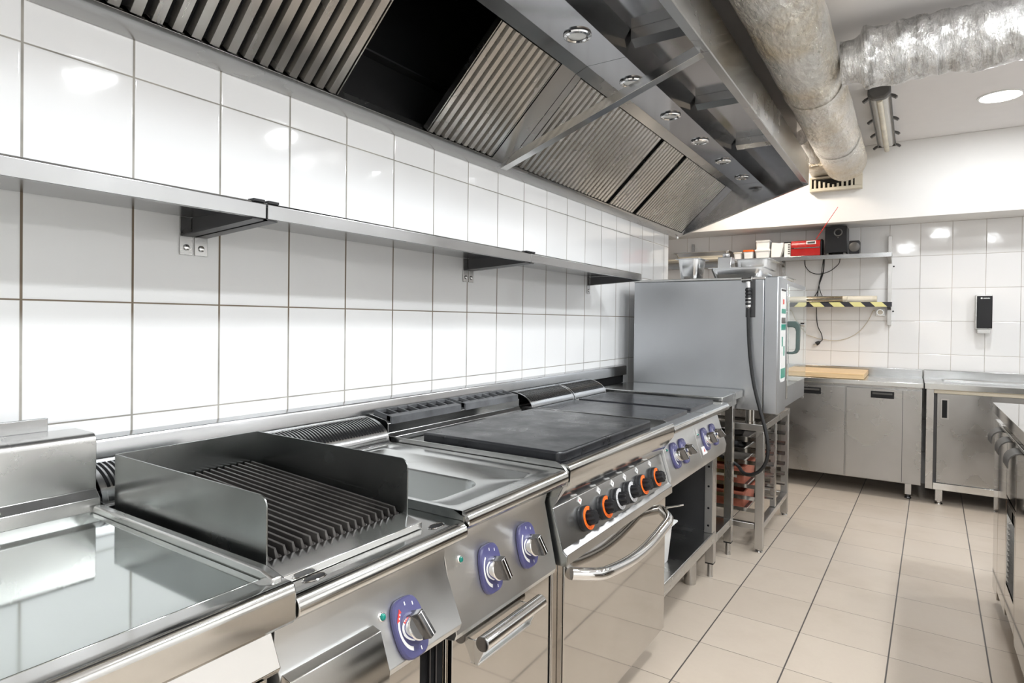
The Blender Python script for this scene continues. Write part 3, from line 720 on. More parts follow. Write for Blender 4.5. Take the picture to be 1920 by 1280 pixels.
# ------------------------------------------------------------------ 7 oven stand, 8 combi oven
def oven_stand():
    t = thing('oven_stand', 'open steel rack stand with tray slides carrying the combi oven', 'stand', (0.45, 3.78, 0))
    ys = (3.407, 4.160); w = 0.040
    for y in ys:
        for x in (0.789, 0.150):
            l = MB().box(x-w/2, x+w/2, y-w/2, y+w/2, 0.018, 0.640).build('leg', 'st_leg', t, bevel=0.002)
            MB().lathe([(0.019,0),(0.021,0.004),(0.019,0.010),(0.010,0.012),(0.010,0.018)], (x, y, 0), (0,0,1), 20).build('foot', 'chrome', l, bevel=0)
    f = MB()
    for y in ys: f.box(0.128, 0.811, y-0.021, y+0.021, 0.641, 0.676)
    for x in (0.789, 0.150): f.box(x-0.021, x+0.021, 3.429, 4.138, 0.641, 0.676)
    f.build('top_frame', 'st_leg', t, bevel=0.002)
    for x in (0.789, 0.150):
        MB().box(x-0.014, x+0.014, 3.765, 3.800, 0.150, 0.640).build('mid_post', 'st_leg', t, bevel=0.002)
    b = MB()
    for x in (0.789, 0.150): b.box(x-0.018, x+0.018, 3.429, 4.138, 0.118, 0.148)
    for y in ys: b.box(0.172, 0.767, y-0.015, y+0.015, 0.118, 0.148)
    b.build('bottom_frame', 'st_leg', t, bevel=0.002)
    for (y, s) in ((3.4285, 1), (3.764, -1), (3.801, 1), (4.139, -1)):
        for k in range(7):
            z = 0.195+0.0635*k
            m = MB(); ya, yb = (y, y+0.022*s)
            m.box(0.160, 0.795, ya, yb, z, z+0.003); m.box(0.160, 0.795, ya, ya+0.003*s, z+0.0031, z+0.021)
            m.build('tray_slide', 'st_rail', t, bevel=0)
oven_stand()

def combi():
    t = thing('combi_oven', 'large steel combi oven with glass door and grey-green handle on a rack stand', 'oven', (0.49, 3.78, 0.68))
    x0, x1, xs, y0, y1, z0, z1 = 0.105, 0.884, 0.812, 3.330, 4.235, 0.757, 1.436
    MB().box(x0, xs-0.001, y0, y1, z0, z1).build('body', 'st_combi', t, bevel=0.003)
    MB().prism([(y0-0.004,z1+0.0005),(y0-0.004,z1+0.013),(y1,z1+0.013),(y1,z1+0.0005)], x0-0.002, xs+0.006, 'x').build('top_cover', 'st', t, bevel=0.002)
    # front frame: near pillar with control panel
    MB().prism([(xs+0.001,y0+0.001),(x1-0.006,y0+0.001),(x1,y0+0.010),(x1,3.545),(xs+0.001,3.545)], z0-0.012, z1+0.012, 'z').build('front_pillar', 'st_combi', t, bevel=0.003)
    d = MB().box(xs+0.001, x1-0.001, 3.549, y1, z0+0.0, z1+0.008).build('door', 'st_combi', t, bevel=0.003)
    g = MB().box(x1-0.001, x1+0.006, 3.600, y1-0.004, 0.868, z1-0.022).build('door_glass', 'glassdoor', d, bevel=0.001)
    MB().box(x1-0.001, x1+0.003, 3.556, 3.599, 0.80, z1-0.01).build('door_stile', 'st_rail', d, bevel=0.001)
    c = MB().loops([[(x1-0.002, y, z) for y, z, _ in rrect(3.372, 3.510, 0.905, 1.392, 0.02, 0)], [(x1+0.003, y, z) for y, z, _ in rrect(3.372, 3.510, 0.905, 1.392, 0.02, 0)]], True, True).build('control_panel', 'white', t, bevel=0)
    def patch(n, mat, ya, yb, za, zb): MB().box(x1+0.0031, x1+0.0040, ya, yb, za, zb).build(n, mat, c, bevel=0)
    patch('green_band', 'green', 3.380, 3.502, 1.175, 1.205); patch('green_band', 'green', 3.380, 3.502, 0.925, 0.975)
    patch('green_band', 'green', 3.385, 3.50, 1.262, 1.285)
    patch('display', 'grey', 3.385, 3.497, 1.21, 1.24); patch('button', 'green', 3.40, 3.43, 1.09, 1.14); patch('button', 'green', 3.45, 3.48, 1.04, 1.09)
    patch('button', 'redprint', 3.42, 3.455, 1.31, 1.335); patch('dark_trim', 'black', 3.376, 3.506, 1.378, 1.388)
    h = [(x1+0.003,3.585,1.208),(x1+0.030,3.585,1.212),(x1+0.052,3.585,1.200),(x1+0.058,3.585,1.172),(x1+0.057,3.585,1.10),(x1+0.050,3.585,1.068),(x1+0.030,3.585,1.056),(x1+0.003,3.585,1.056)]
    hb = MB()
    inner = [(0.003,1.222),(0.045,1.222),(0.062,1.206),(0.064,1.18),(0.061,1.07),(0.050,1.050),(0.030,1.044),(0.003,1.044),(0.003,1.056),(0.027,1.057),(0.040,1.064),(0.044,1.08),(0.045,1.168),(0.040,1.184),(0.028,1.190),(0.003,1.190)]
    hb.prism([(x1+a, b) for a, b in inner], 3.566, 3.604).build('door_handle', 'greengrey', d, bevel=0.004)
    MB().lathe([(0.011,0),(0.011,0.022)], (x1+0.064,3.585,1.205), (1,0,0), 16).build('latch_button', 'chrome', d, bevel=0.001)
    MB().box(xs, x1+0.002, y1-0.05, y1-0.02, z0-0.014, z0-0.001).build('hinge', 'chrome', d, bevel=0.001)
    for x in (0.20, 0.735):
        for y in (3.405, 4.150):
            MB().lathe([(0.026,0.6765),(0.026,0.690),(0.023,0.692),(0.023,0.757)], (x, y, 0), (0,0,1), 24).build('foot', 'st_rail', t, bevel=0)
combi()

def spray_hose():
    t = thing('spray_hose', 'black spray hose with chrome head hooked on the side of the combi oven', 'hose', (0.735, 3.30, 1.30))
    yh = 3.306
    MB().box(0.722, 0.770, 3.3265, 3.3292, 1.24, 1.44).build('holder_plate', 'st_dark', t)
    c = MB(); c.cyl((0.706, yh, 1.432), (0.757, yh, 1.436), 0.0145, 20); c.cyl((0.737, yh, 1.425), (0.738, yh, 1.392), 0.012, 18); c.build('tap_head', 'chrome', t, bevel=0.001)
    g = MB(); prof = [(0.012,0)]
    for k in range(5): prof += [(0.015, 0.006+0.018*k), (0.015, 0.014+0.018*k), (0.0115, 0.018+0.018*k)]
    prof += [(0.012, 0.098)]
    g.lathe(prof, (0.738, yh, 1.391), (0.02, 0, -1), 20).build('spray_grip', 'rubber', t, bevel=0)
    MB().lathe([(0.013,0),(0.013,0.055),(0.006,0.062),(0.006,0.072)], (0.7405, yh, 1.293+0.055), (0,0,-1), 16).build('grip_collar', 'chrome', t, bevel=0)
    ctrl = [(0.7405,yh,1.285),(0.742,3.303,1.20),(0.752,3.30,1.05),(0.775,3.29,0.90),(0.808,3.275,0.78),(0.838,3.262,0.68),(0.855,3.25,0.60),(0.850,3.245,0.52),(0.815,3.245,0.462),(0.765,3.25,0.438),(0.728,3.275,0.443),(0.698,3.314,0.462),(0.64,3.317,0.49),(0.56,3.318,0.515)]
    pts = []
    for i in range(len(ctrl)-1):
        p = [Vector(ctrl[max(0, min(len(ctrl)-1, i+k))]) for k in (-1, 0, 1, 2)]
        for j in range(8):
            s = j/8
            pts.append(0.5*((2*p[1])+(p[2]-p[0])*s+(2*p[0]-5*p[1]+4*p[2]-p[3])*s*s+(3*p[1]-p[0]-3*p[2]+p[3])*s**3))
    MB().tube(pts, 0.0088, 10).build('hose', 'rubber', t, bevel=0)
spray_hose()

# pans on top of the combi
ZC = 1.4495
deep_container('tall_pan', 'tall steel food pan standing on the combi oven near the tiled wall', 0.350, 0.468, 3.345, 3.50, ZC, 1.562, cat='pan', lip=0.012, taper=0.010, r=0.03)
deep_container('shallow_pan', 'long shallow steel food pan on the combi oven above the spray hose', 0.530, 0.800, 3.350, 3.66, ZC, 1.504, cat='pan', lip=0.012, taper=0.012, r=0.035)
deep_container('deep_pan', 'steel food pan behind the long shallow pan on the combi oven', 0.560, 0.740, 3.80, 4.10, ZC, 1.590, cat='pan', lip=0.016, taper=0.012, r=0.03)
deep_container('low_tray', 'thin steel tray lying behind the pans at the front corner of the combi oven', 0.768, 0.845, 3.74, 4.06, ZC, 1.478, cat='tray', lip=0.010, taper=0.006, r=0.015)
def canister():
    t = thing('square_canister', 'small square metal canister with round cap standing on the combi oven', 'canister', (0.47, 3.92, ZC))
    MB().box(0.430, 0.512, 3.88, 3.97, ZC, 1.618).build('body', 'pan', t, bevel=0.004)
    MB().lathe([(0.020,0),(0.022,0.004),(0.022,0.022),(0.018,0.026)], (0.470, 3.925, 1.6182), (0,0,1), 20).build('cap', 'pan', t, bevel=0)
canister()

# ------------------------------------------------------------------ things in the stand
def pan(name, label, cx, cy, z, r, h, hl, ang, mat='pan'):
    t = thing(name, label, 'pan', (cx, cy, z))
    MB().lathe([(r*0.8,0),(r*0.86,0.003),(r,h-0.002),(r+0.004,h),(r-0.002,h),(r*0.84,0.006),(r*0.4,0.005)], (cx, cy, z), (0,0,1), 36).build('body', mat, t, bevel=0)
    dx, dy = math.cos(ang), math.sin(ang)
    MB().tube([(cx+dx*(r-0.004), cy+dy*(r-0.004), z+h*0.7), (cx+dx*(r+0.04), cy+dy*(r+0.04), z+h*0.9), (cx+dx*(r+hl), cy+dy*(r+hl), z+h)], [0.006,0.007,0.008], 10).build('handle', 'rubber', t, bevel=0)
def tray(label, x0, x1, y0, y1, z, h=0.014, mat='st_dark'):
    t = thing('baking_tray', label, 'tray', ((x0+x1)/2, (y0+y1)/2, z), 'trays on the oven stand slides')
    MB().loops([rrect(x0+.004,x1-.004,y0+.004,y1-.004,.01,z), rrect(x0,x1,y0,y1,.012,z+h), rrect(x0+.002,x1-.002,y0+.002,y1-.002,.012,z+h), rrect(x0+.006,x1-.006,y0+.006,y1-.006,.01,z+.003)], True, True).build('tray_body', mat, t, bevel=0)
    MB().tube([tuple(p) for p in rrect(x0, x1, y0, y1, 0.012, z+h)] + [(x1, y1-0.012, z+h)], 0.003, 6).build('rolled_edge', 'st_rail', t, bevel=0)
zs = [0.195+0.0635*k for k in range(7)]
tray('dark baking tray on the top slide of the oven stand under the steel pan', 0.20, 0.72, 3.432, 3.76, zs[6]+0.0035)
tray('baking tray on the second slide from the top of the oven stand', 0.20, 0.70, 3.432, 3.76, zs[5]+0.0035)
tray('bright baking tray in the middle of the oven stand above the red crate', 0.20, 0.70, 3.432, 3.76, zs[4]+0.0035, mat='pan')
tray('baking tray under the upper rust-red crate in the oven stand', 0.20, 0.72, 3.432, 3.76, zs[2]+0.0035)
tray('baking tray on the lowest slide of the oven stand under the lower crate', 0.20, 0.72, 3.432, 3.76, zs[0]+0.0035)
pan('saucepan', 'round steel saucepan on the topmost tray of the oven stand', 0.60, 3.58, zs[6]+0.0075, 0.075, 0.035, 0.09, PI*0.9)
pan('saute_pan', 'flat steel pan on the second tray of the oven stand', 0.62, 3.59, zs[5]+0.0075, 0.07, 0.033, 0.09, PI*0.85)
def crate(name, label, x0, x1, y0, y1, z0, z1, mat, lab=None):
    t = thing(name, label, 'crate', ((x0+x1)/2, (y0+y1)/2, z0))
    m = MB(); m.loops([rrect(x0+.006,x1-.006,y0+.006,y1-.006,.01,z0), rrect(x0,x1,y0,y1,.012,z1), rrect(x0+.004,x1-.004,y0+.004,y1-.004,.010,z1), rrect(x0+.010,x1-.010,y0+.010,y1-.010,.008,z0+.005)], True, True)
    m.build('body', mat, t, bevel=0)
    m = MB(); m.loops([rrect(x0-.005,x1+.005,y0-.005,y1+.005,.014,z1-.012), rrect(x0-.005,x1+.005,y0-.005,y1+.005,.014,z1), rrect(x0+.001,x1-.001,y0+.001,y1-.001,.012,z1), rrect(x0+.001,x1-.001,y0+.001,y1-.001,.012,z1-.012), rrect(x0-.005,x1+.005,y0-.005,y1+.005,.014,z1-.012)]).build('rim', mat, t, bevel=0)
    if lab: MB().box(lab[0], lab[1], y0-0.0012, y0-0.0002, lab[2], lab[3]).build('paper_label', 'paper', t, bevel=0)
crate('storage_crate', 'rust-red crate with a white label on the middle slides of the oven stand', 0.34, 0.70, 3.456, 3.738, zs[2]+0.0075, 0.428, 'brick', (0.53,0.66,0.365,0.395))
crate('storage_crate', 'lower rust-red crate on the bottom slides of the oven stand', 0.30, 0.70, 3.456, 3.738, zs[0]+0.0075, 0.292, 'brick')
crate('yellow_crate', 'yellow crate on the far left under the worktable shelf beside the oven stand', 0.16, 0.44, 2.99, 3.24, 0.1915, 0.44, 'yellow')

# ------------------------------------------------------------------ wall shelf (three sections on brackets)
def wall_shelf(y0, y1, brk, label):
    t = thing('wall_shelf', label, 'shelf', (0.15, (y0+y1)/2, 1.44), 'steel shelf sections above the cooking line')
    MB().prism([(0.002,1.447),(0.002,1.4555),(0.287,1.4555),(0.291,1.4515),(0.291,1.421),(0.279,1.421),(0.279,1.4235),(0.2885,1.4240),(0.2880,1.447)], y0, y1).build('shelf_board', 'st_y', t, bevel=0.0008)
    for (yb, s) in brk:
        ya = yb; m = MB()
        m.prism([(0.006,1.4465),(0.284,1.4465),(0.284,1.4175),(0.006,1.400)], ya, ya+0.003*s)
        m.prism([(0.006,1.400),(0.284,1.4175),(0.284,1.4205),(0.006,1.403)], ya, ya+0.028*s)
        b = m.build('bracket_arm', 'st_dark', t, bevel=0)
        p = MB().box(0.0005, 0.0045, ya, ya+0.031*s, 1.356, 1.446).build('bracket_plate', 'st_hood', t, bevel=0.0008)
        MB().lathe([(0.006,0),(0.0075,0.0015),(0.006,0.004),(0.002,0.005)], (0.0045, ya+0.0155*s, 1.374), (1,0,0), 16).build('screw', 'chrome', p, bevel=0)
    for yy in (y0, y1):
        s = 1 if yy == y0 else -1
        if 0.5 < yy < 2.9: MB().box(0.268, 0.2895, yy+0.002*s, yy+0.028*s, 1.4557, 1.461).build('end_clip', 'black', t, bevel=0)
wall_shelf(-0.45, 0.8005, [(0.8005, -1)], 'steel wall shelf section at the near left end, left of the first joint')
wall_shelf(0.8055, 1.886, [(0.8055, 1), (1.886, -1)], 'middle steel wall shelf section, between the two joints')
wall_shelf(1.889, 2.962, [(1.889, 1), (2.955, -1)], 'far steel wall shelf section ending near the combi oven')

# ------------------------------------------------------------------ hood
FB, FT = (0.066, 1.845), (0.374, 2.144)
HY0, HY1 = -0.25, 4.36
def hood():
    t = thing('exhaust_hood', 'long stainless exhaust hood hanging over the cooking line with spotlights', 'hood', (0.45, 2.0, 2.0))
    MB().prism([(0.002,1.822),(0.058,1.838),(0.066,1.845),(0.062,1.849),(0.052,1.848),(0.044,1.875),(0.002,1.885)], HY0, HY1).build('wall_gutter', 'st_hood', t, bevel=0.0006)
    for ya, yb in ((HY0, 2.058), (2.0605, HY1-0.0)):
        MB().sheet([(0.374,2.144),(0.421,2.163)], ya, yb, 0.004).build('filter_rail', 'st_hood', t, bevel=0)
        MB().sheet([(0.422,2.163),(0.575,2.163),(0.576,2.168),(0.600,2.250),(0.855,2.250)], ya, yb if ya < 1 else yb-0.002, 0.004).build('lamp_panel', 'st_hoodin', t, bevel=0)
        MB().prism([(0.836,2.126),(0.840,2.118),(0.872,2.115),(0.8755,2.118),(0.8755,2.275)] + arc(0.852, 2.275, 0.0235, 0, 90, 6) + [(0.80,2.2985),(0.80,2.29),(0.836,2.25)], ya, yb).build('front_rim', 'st_hood', t, bevel=0)
    MB().box(0.790, 0.799, HY0, HY1, 2.299, CEIL+0.012).build('upper_fascia', 'st_hoodin', t, bevel=0)
    for y in (2.050, 2.815, 3.58, 1.285, 0.52):
        MB().prism([(y-0.010,2.2495),(y-0.010,2.212),(y+0.028,2.196),(y+0.036,2.2495)], 0.6015, 0.834, 'x').build('cross_bar', 'st_hood', t, bevel=0)
    ep = [(0.002,1.823),(0.06,1.838),(0.45,1.9775),(0.875,2.118),(0.875,2.285),(0.79,2.30),(0.79,CEIL+0.01),(0.002,CEIL+0.01)]
    MB().prism(ep, HY1, HY1+0.004).build('end_panel', 'st_hoodin', t, bevel=0)
    MB().prism(ep, HY0-0.004, HY0).build('end_panel', 'st_hoodin', t, bevel=0)
    m = MB(); m.prism([(0.05,1.834),(0.875,2.113),(0.875,2.119),(0.05,1.840)], HY1-0.018, HY1+0.005).build('end_lip', 'st_hood', t, bevel=0)
    m = MB()   # dark plenum
    m.box(0.003, 0.010, HY0, HY1, 1.886, 2.50); m.box(0.003, 0.59, HY0, HY1, 2.495, 2.50)
    m.box(0.435, 0.445, HY0, HY1, 2.172, 2.494)
    m.build('plenum', 'soot_hole', t, bevel=0)
    MB().box(0.0105, 0.05, HY0, HY1, 2.03, 2.036).build('plenum_ledge', 'st_dark', t, bevel=0)
    # lamps
    for i in range(-3, 6):
        y = 1.815+0.4675*i
        if y < HY0+0.1: continue
        r = MB().lathe([(0.029,0.0),(0.044,0.0),(0.047,-0.003),(0.045,-0.008),(0.036,-0.010),(0.031,-0.006)], (0.505, y, 2.1625), (0,0,1), 36, False).build('spotlight', 'chrome', t, bevel=0)
        MB().lathe([(0.030,-0.0045),(0.020,-0.0055),(0.006,-0.006)], (0.505, y, 2.1625), (0,0,1), 28).build('lens', 'lens', r, bevel=0)
    # brace
    m = MB()
    a, b = Vector((0.045,2.062,1.826)), Vector((0.850,2.062,2.108))
    d = (b-a).normalized(); n = Vector((-d.z,0,d.x)); W = Vector((0,1,0))
    prof = [(-0.021,0),(0.021,0),(0.021,0.004),(-0.017,0.004),(-0.017,0.032),(-0.021,0.032)]
    m.loops([[a+W*u+n*v for u, v in prof], [b+W*u+n*v for u, v in prof]], True, True).build('support_bar', 'st_rail', t, bevel=0.0006)
    MB().lathe([(0.006,0),(0.008,0.004),(0.008,0.018)], (0.030, HY1-0.05, 1.806), (0,0,1), 12).build('drain_plug', 'chrome', t, bevel=0)
    # blank panel left of the joint
    MB().sheet([FB, FT], 1.952, 2.056, 0.003).build('blank_panel', 'st_hood', t, bevel=0)
    MB().sheet([FB, FT], 2.060, 2.098, 0.003).build('blank_panel', 'st_hood', t, bevel=0)
    MB().sheet([FB, FT], 4.285, HY1-0.001, 0.003).build('blank_panel', 'st_hoodin', t, bevel=0)
hood()

def baffle_filter(y0, y1, label, pitch=0.0375, first=False):
    t = thing('grease_filter', label, 'filter', (0.22, (y0+y1)/2, 1.99), 'grease filters in the exhaust hood')
    A = Vector((FB[0],0,FB[1])); B = Vector((FT[0],0,FT[1])); d = (B-A).normalized(); n = Vector((d.z,0,-d.x)); W = Vector((0,1,0))
    A2, B2 = A+d*0.004-n*0.002, B-d*0.004-n*0.002
    m = MB(); N = max(3, round((y1-y0)/pitch)); p = (y1-y0)/N
    for i in range(N):
        c = y0+p*(i+0.5); w = p*0.36
        prof = [(-w,-0.020),(-w*0.72,0.0),(w*0.72,0.0),(w,-0.020),(w-0.0015,-0.020),(w*0.72-0.0012,-0.0015),(-w*0.72+0.0012,-0.0015),(-w+0.0015,-0.020)]
        m.loops([[Vector((A2.x,c+u,A2.z))+n*v for u, v in prof], [Vector((B2.x,c+u,B2.z))+n*v for u, v in prof]], True, True)
    m.build('baffles', 'st_baffle', t, bevel=0)
    m = MB()
    def q(P, y, h): return Vector((P.x, y, P.z))+n*h
    m.add([q(A2,y0+.002,-0.020), q(A2,y1-.002,-0.020), q(B2,y1-.002,-0.020), q(B2,y0+.002,-0.020), q(A2,y0+.002,-0.024), q(A2,y1-.002,-0.024), q(B2,y1-.002,-0.024), q(B2,y0+.002,-0.024)],
          [(0,1,2,3),(7,6,5,4),(0,4,5,1),(1,5,6,2),(2,6,7,3),(3,7,4,0)])
    m.build('filter_back', 'blackmat', t, bevel=0)
    for ya, yb in ((y0, y0+0.004), (y1-0.004, y1)):
        m = MB().loops([[q(A2,ya,-0.001), q(A2,yb,-0.001), q(A2,yb,-0.024), q(A2,ya,-0.024)], [q(B2,ya,-0.001), q(B2,yb,-0.001), q(B2,yb,-0.024), q(B2,ya,-0.024)]], True, True)
        m.build('side_frame', 'st_hood', t, bevel=0)
baffle_filter(0.40, 1.184, 'baffle grease filter in the hood left of the open black gap', 0.0435)
baffle_filter(-0.24, 0.392, 'baffle grease filter at the nearest end of the hood', 0.0435)
baffle_filter(1.566, 1.948, 'baffle grease filter in the hood just right of the open black gap', 0.0385)
baffle_filter(2.102, 3.010, 'long baffle grease filter in the hood right of the support bar joint', 0.0385)
baffle_filter(3.052, 3.378, 'narrow baffle grease filter between two dark seams in the hood', 0.0345)
baffle_filter(3.428, 4.280, 'baffle grease filter at the far end of the hood', 0.0345)

# ------------------------------------------------------------------ ducts
def wrinkled(path, radii, n=48, amp=0.006, seed=1, freq=1.0):
    rnd = random.Random(seed); ph = [rnd.uniform(0, 6.28) for _ in range(12)]
    m = MB(); L = []
    P = [Vector(p) for p in path]
    for i, p in enumerate(P):
        T = (P[min(i+1, len(P)-1)]-P[max(i-1, 0)]).normalized()
        U = T.cross(Vector((0,0,1)))
        U = U.normalized() if U.length > 1e-4 else Vector((0,1,0))
        V = U.cross(T).normalized(); row = []
        for k in range(n):
            a = 2*PI*k/n; s = i*0.37*freq
            w = math.sin(3*a+ph[0]+s*0.7)*0.45+math.sin(7*a+ph[1]-s*1.3)*0.3+math.sin(2*a+ph[2]+s*2.1)*0.35+math.sin(13*a+ph[3]+s*2.9)*0.18+rnd.uniform(-0.25, 0.25)
            row.append(p+(U*math.cos(a)+V*math.sin(a))*(radii[i]+amp*w))
        L.append(row)
    return m.loops(L, True, True)
def main_duct():
    t = thing('exhaust_duct', 'thick foil-wrapped duct running along the ceiling beside the hood', 'duct', (1.03, 2.5, 2.385))
    N = 150; path = []; rad = []
    for i in range(N):
        y = -1.6+(5.0+1.6)*i/(N-1); path.append((1.028, y, 2.385)); r = 0.137
        for yj in (0.8, 2.05, 3.15, 4.35):
            if abs(y-yj) < 0.05: r -= 0.005
        rad.append(r)
    path += [(1.025, 5.05, 2.387), (1.02, 5.09, 2.395), (1.015, 5.12, 2.405)]; rad += [0.132, 0.120, 0.10]
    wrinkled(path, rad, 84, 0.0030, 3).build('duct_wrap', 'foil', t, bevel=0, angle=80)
    m = MB()
    m.loops([[(x, y, 2.352) for x, y, _ in rrect(0.775, 1.125, 4.95, 5.295, 0.03, 0)], [(x, y, 2.41) for x, y, _ in rrect(0.77, 1.13, 4.93, 5.295, 0.03, 0)], [(x, y, 2.54) for x, y, _ in rrect(0.80, 1.13, 4.97, 5.295, 0.04, 0)]], True, True)
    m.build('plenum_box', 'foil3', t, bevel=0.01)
    for y, z in ((2.05, 0), (3.28, 0), (4.35, 0)):
        m = MB(); ring = []
        for rr, yy in ((0.1385, y-0.022), (0.1405, y-0.02), (0.1405, y+0.02), (0.1385, y+0.022)):
            ring.append([(1.028+rr*math.cos(2*PI*k/40), yy+0.004*math.sin(5*2*PI*k/40), 2.385+rr*math.sin(2*PI*k/40)) for k in range(40)])
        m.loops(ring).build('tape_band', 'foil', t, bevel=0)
main_duct()
def branch_duct():
    t = thing('branch_duct', 'crumpled shiny foil duct branching to the right under the ceiling', 'duct', (2.2, 3.1, 2.38))
    N = 170; path = []; rad = []; rnd = random.Random(4); jit = 0.0
    for i in range(N):
        s = i/(N-1); x = 1.167+2.2*s; jit = 0.6*jit+rnd.uniform(-0.004, 0.004)
        path.append((x, 3.10+0.012*math.sin(5*s), 2.375+0.012*math.sin(9*s))); rad.append((0.094 if i < 7 else 0.120)+0.006*math.sin(11*s)+0.004*math.sin(31*s)+jit)
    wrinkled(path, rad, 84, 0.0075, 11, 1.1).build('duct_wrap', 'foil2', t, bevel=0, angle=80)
branch_duct()
def flex_duct():
    t = thing('flexible_duct', 'short crumpled foil hose between the hood end and the big duct', 'duct', (0.85, 4.7, 2.42))
    path = [(0.80,4.52,2.47),(0.81,4.62,2.455),(0.825,4.72,2.44),(0.832,4.82,2.43),(0.835,4.915,2.42)]
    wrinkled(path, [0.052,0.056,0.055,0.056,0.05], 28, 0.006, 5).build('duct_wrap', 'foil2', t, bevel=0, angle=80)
flex_duct()
def vent():
    t = thing('ventilation_grille', 'cream louvred ventilation grille on the wall below the duct end', 'vent', (0.945, 5.27, 2.32))
    x0, x1, z0, z1, yf = 0.765, 1.122, 2.235, 2.345, 5.235
    m = MB(); m.box(x0, x1, yf, 5.298, z0, z0+0.022); m.box(x0, x1, yf, 5.298, z1-0.014, z1); m.box(x0, x0+0.016, yf, 5.298, z0+0.023, z1-0.015); m.box(x1-0.05, x1, yf, 5.298, z0+0.023, z1-0.015)
    m.build('frame', 'cream', t, bevel=0.001)
    MB().box(x0+0.016, x1-0.05, 5.286, 5.298, z0+0.022, z1-0.014).build('cavity', 'blackmat', t, bevel=0)
    for i in range(9):
        x = x0+0.03+i*0.0315
        MB().box(x, x+0.014, yf+0.004, 5.285, z0+0.0225, z0+0.03+0.045*abs(i-4.2)/4.2+0.012).build('blade', 'cream', t, bevel=0.0006)
    m = MB()
    for i in range(6): m.box(x0+0.017, x1-0.051, 5.262, 5.284, z1-0.022-0.010*i, z1-0.019-0.010*i)
    m.build('rear_louvres', 'grey', t, bevel=0)
vent()

# ------------------------------------------------------------------ ceiling lights
def downlight(x, y, label, power, r=0.098, col=(0.93, 0.97, 1.0)):
    t = thing('downlight', label, 'light', (x, y, CEIL+0.02), 'round ceiling downlights')
    MB().lathe([(r,0.0),(r+0.014,0.0),(r+0.014,-0.004),(r+0.004,-0.007),(r,-0.005)], (x, y, CEIL+0.0195), (0,0,1), 40, False).build('trim_ring', 'white', t, bevel=0)
    MB().lathe([(r,-0.0045),(r*0.5,-0.0045),(0.004,-0.0045)], (x, y, CEIL+0.0195), (0,0,1), 40).build('lamp_disc', 'glow', t, bevel=0)
    L = bpy.data.lights.new('downlight_lamp', 'AREA'); L.shape = 'DISK'; L.size = 2*r*0.98; L.energy = power; L.color = col
    lo = bpy.data.objects.new('downlight_lamp', L); COL.objects.link(lo); lo.parent = t; lo.location = (0, 0, -0.012)
PW = 23  # near-aisle, right-wall, near-counter, rear and duct-side downlights are unseen, added to light the room
for x, y, lab in ((1.862, 4.546, 'glowing round downlight in the ceiling beyond the shiny branch duct'),
                  (2.42, 2.80, 'round downlight in the ceiling over the middle of the aisle'), (2.75, 3.9, 'added unseen downlight in the ceiling by the right wall'),
                  (0.42, 4.88, 'round downlight in the ceiling behind the hood end'), (2.45, 1.55, 'added unseen downlight in the ceiling over the nearer part of the steel counter'),
                  (1.75, 0.35, 'added unseen downlight in the ceiling above the near aisle'), (2.45, -0.6, 'added unseen downlight in the ceiling towards the rear wall on the right'), (1.35, -1.4, 'added unseen downlight at the rear of the room'),
                  (1.62, 1.75, 'added unseen downlight in the ceiling beside the big duct')):
    downlight(x, y, lab, PW*(0.5 if y > 4.8 else 0.5 if y > 3.5 else 1.0), col=(1.0, 0.86, 0.70) if y > 4.8 else (0.93, 0.97, 1.0))

def fluorescent():
    t = thing('fluorescent_fixture', 'unlit fluorescent batten with open clips on the ceiling beside the duct', 'light', (1.275, 4.6, 2.5))
    x = 1.276; ya, yb = 3.98, 5.22; zt = CEIL+0.019
    MB().prism([(x-0.045,zt),(x-0.050,zt-0.028),(x-0.030,zt-0.045),(x+0.030,zt-0.045),(x+0.050,zt-0.028),(x+0.045,zt)], ya+0.06, yb).build('batten', 'white', t)
    MB().prism([(x-0.055,zt),(x-0.058,zt-0.05),(x-0.03,zt-0.075),(x+0.03,zt-0.075),(x+0.058,zt-0.05),(x+0.055,zt)], ya, ya+0.058).build('end_cap', 'grey', t, bevel=0.01)
    MB().cyl((x, ya+0.06, zt-0.066), (x, yb+0.015, zt-0.066), 0.0165, 16).build('tube', 'tube', t, bevel=0)
    m = MB()
    for s in (-1, 1): m.box(x+s*0.050, x+s*0.056, ya+0.03, yb, zt-0.045, zt-0.030)
    m.box(x-0.056, x+0.056, yb+0.0005, yb+0.012, zt-0.045, zt-0.030)
    m.build('gasket_rim', 'grey', t, bevel=0)
    for s in (-1, 1):
        for y in (ya+0.1, ya+0.55, yb-0.35, yb-0.01):
            MB().prism([(x+s*0.0565,zt-0.045),(x+s*0.078,zt-0.060),(x+s*0.088,zt-0.052),(x+s*0.075,zt-0.040),(x+s*0.0565,zt-0.032)], y-0.014, y+0.014).build('clip', 'grey', t, bevel=0)
fluorescent()

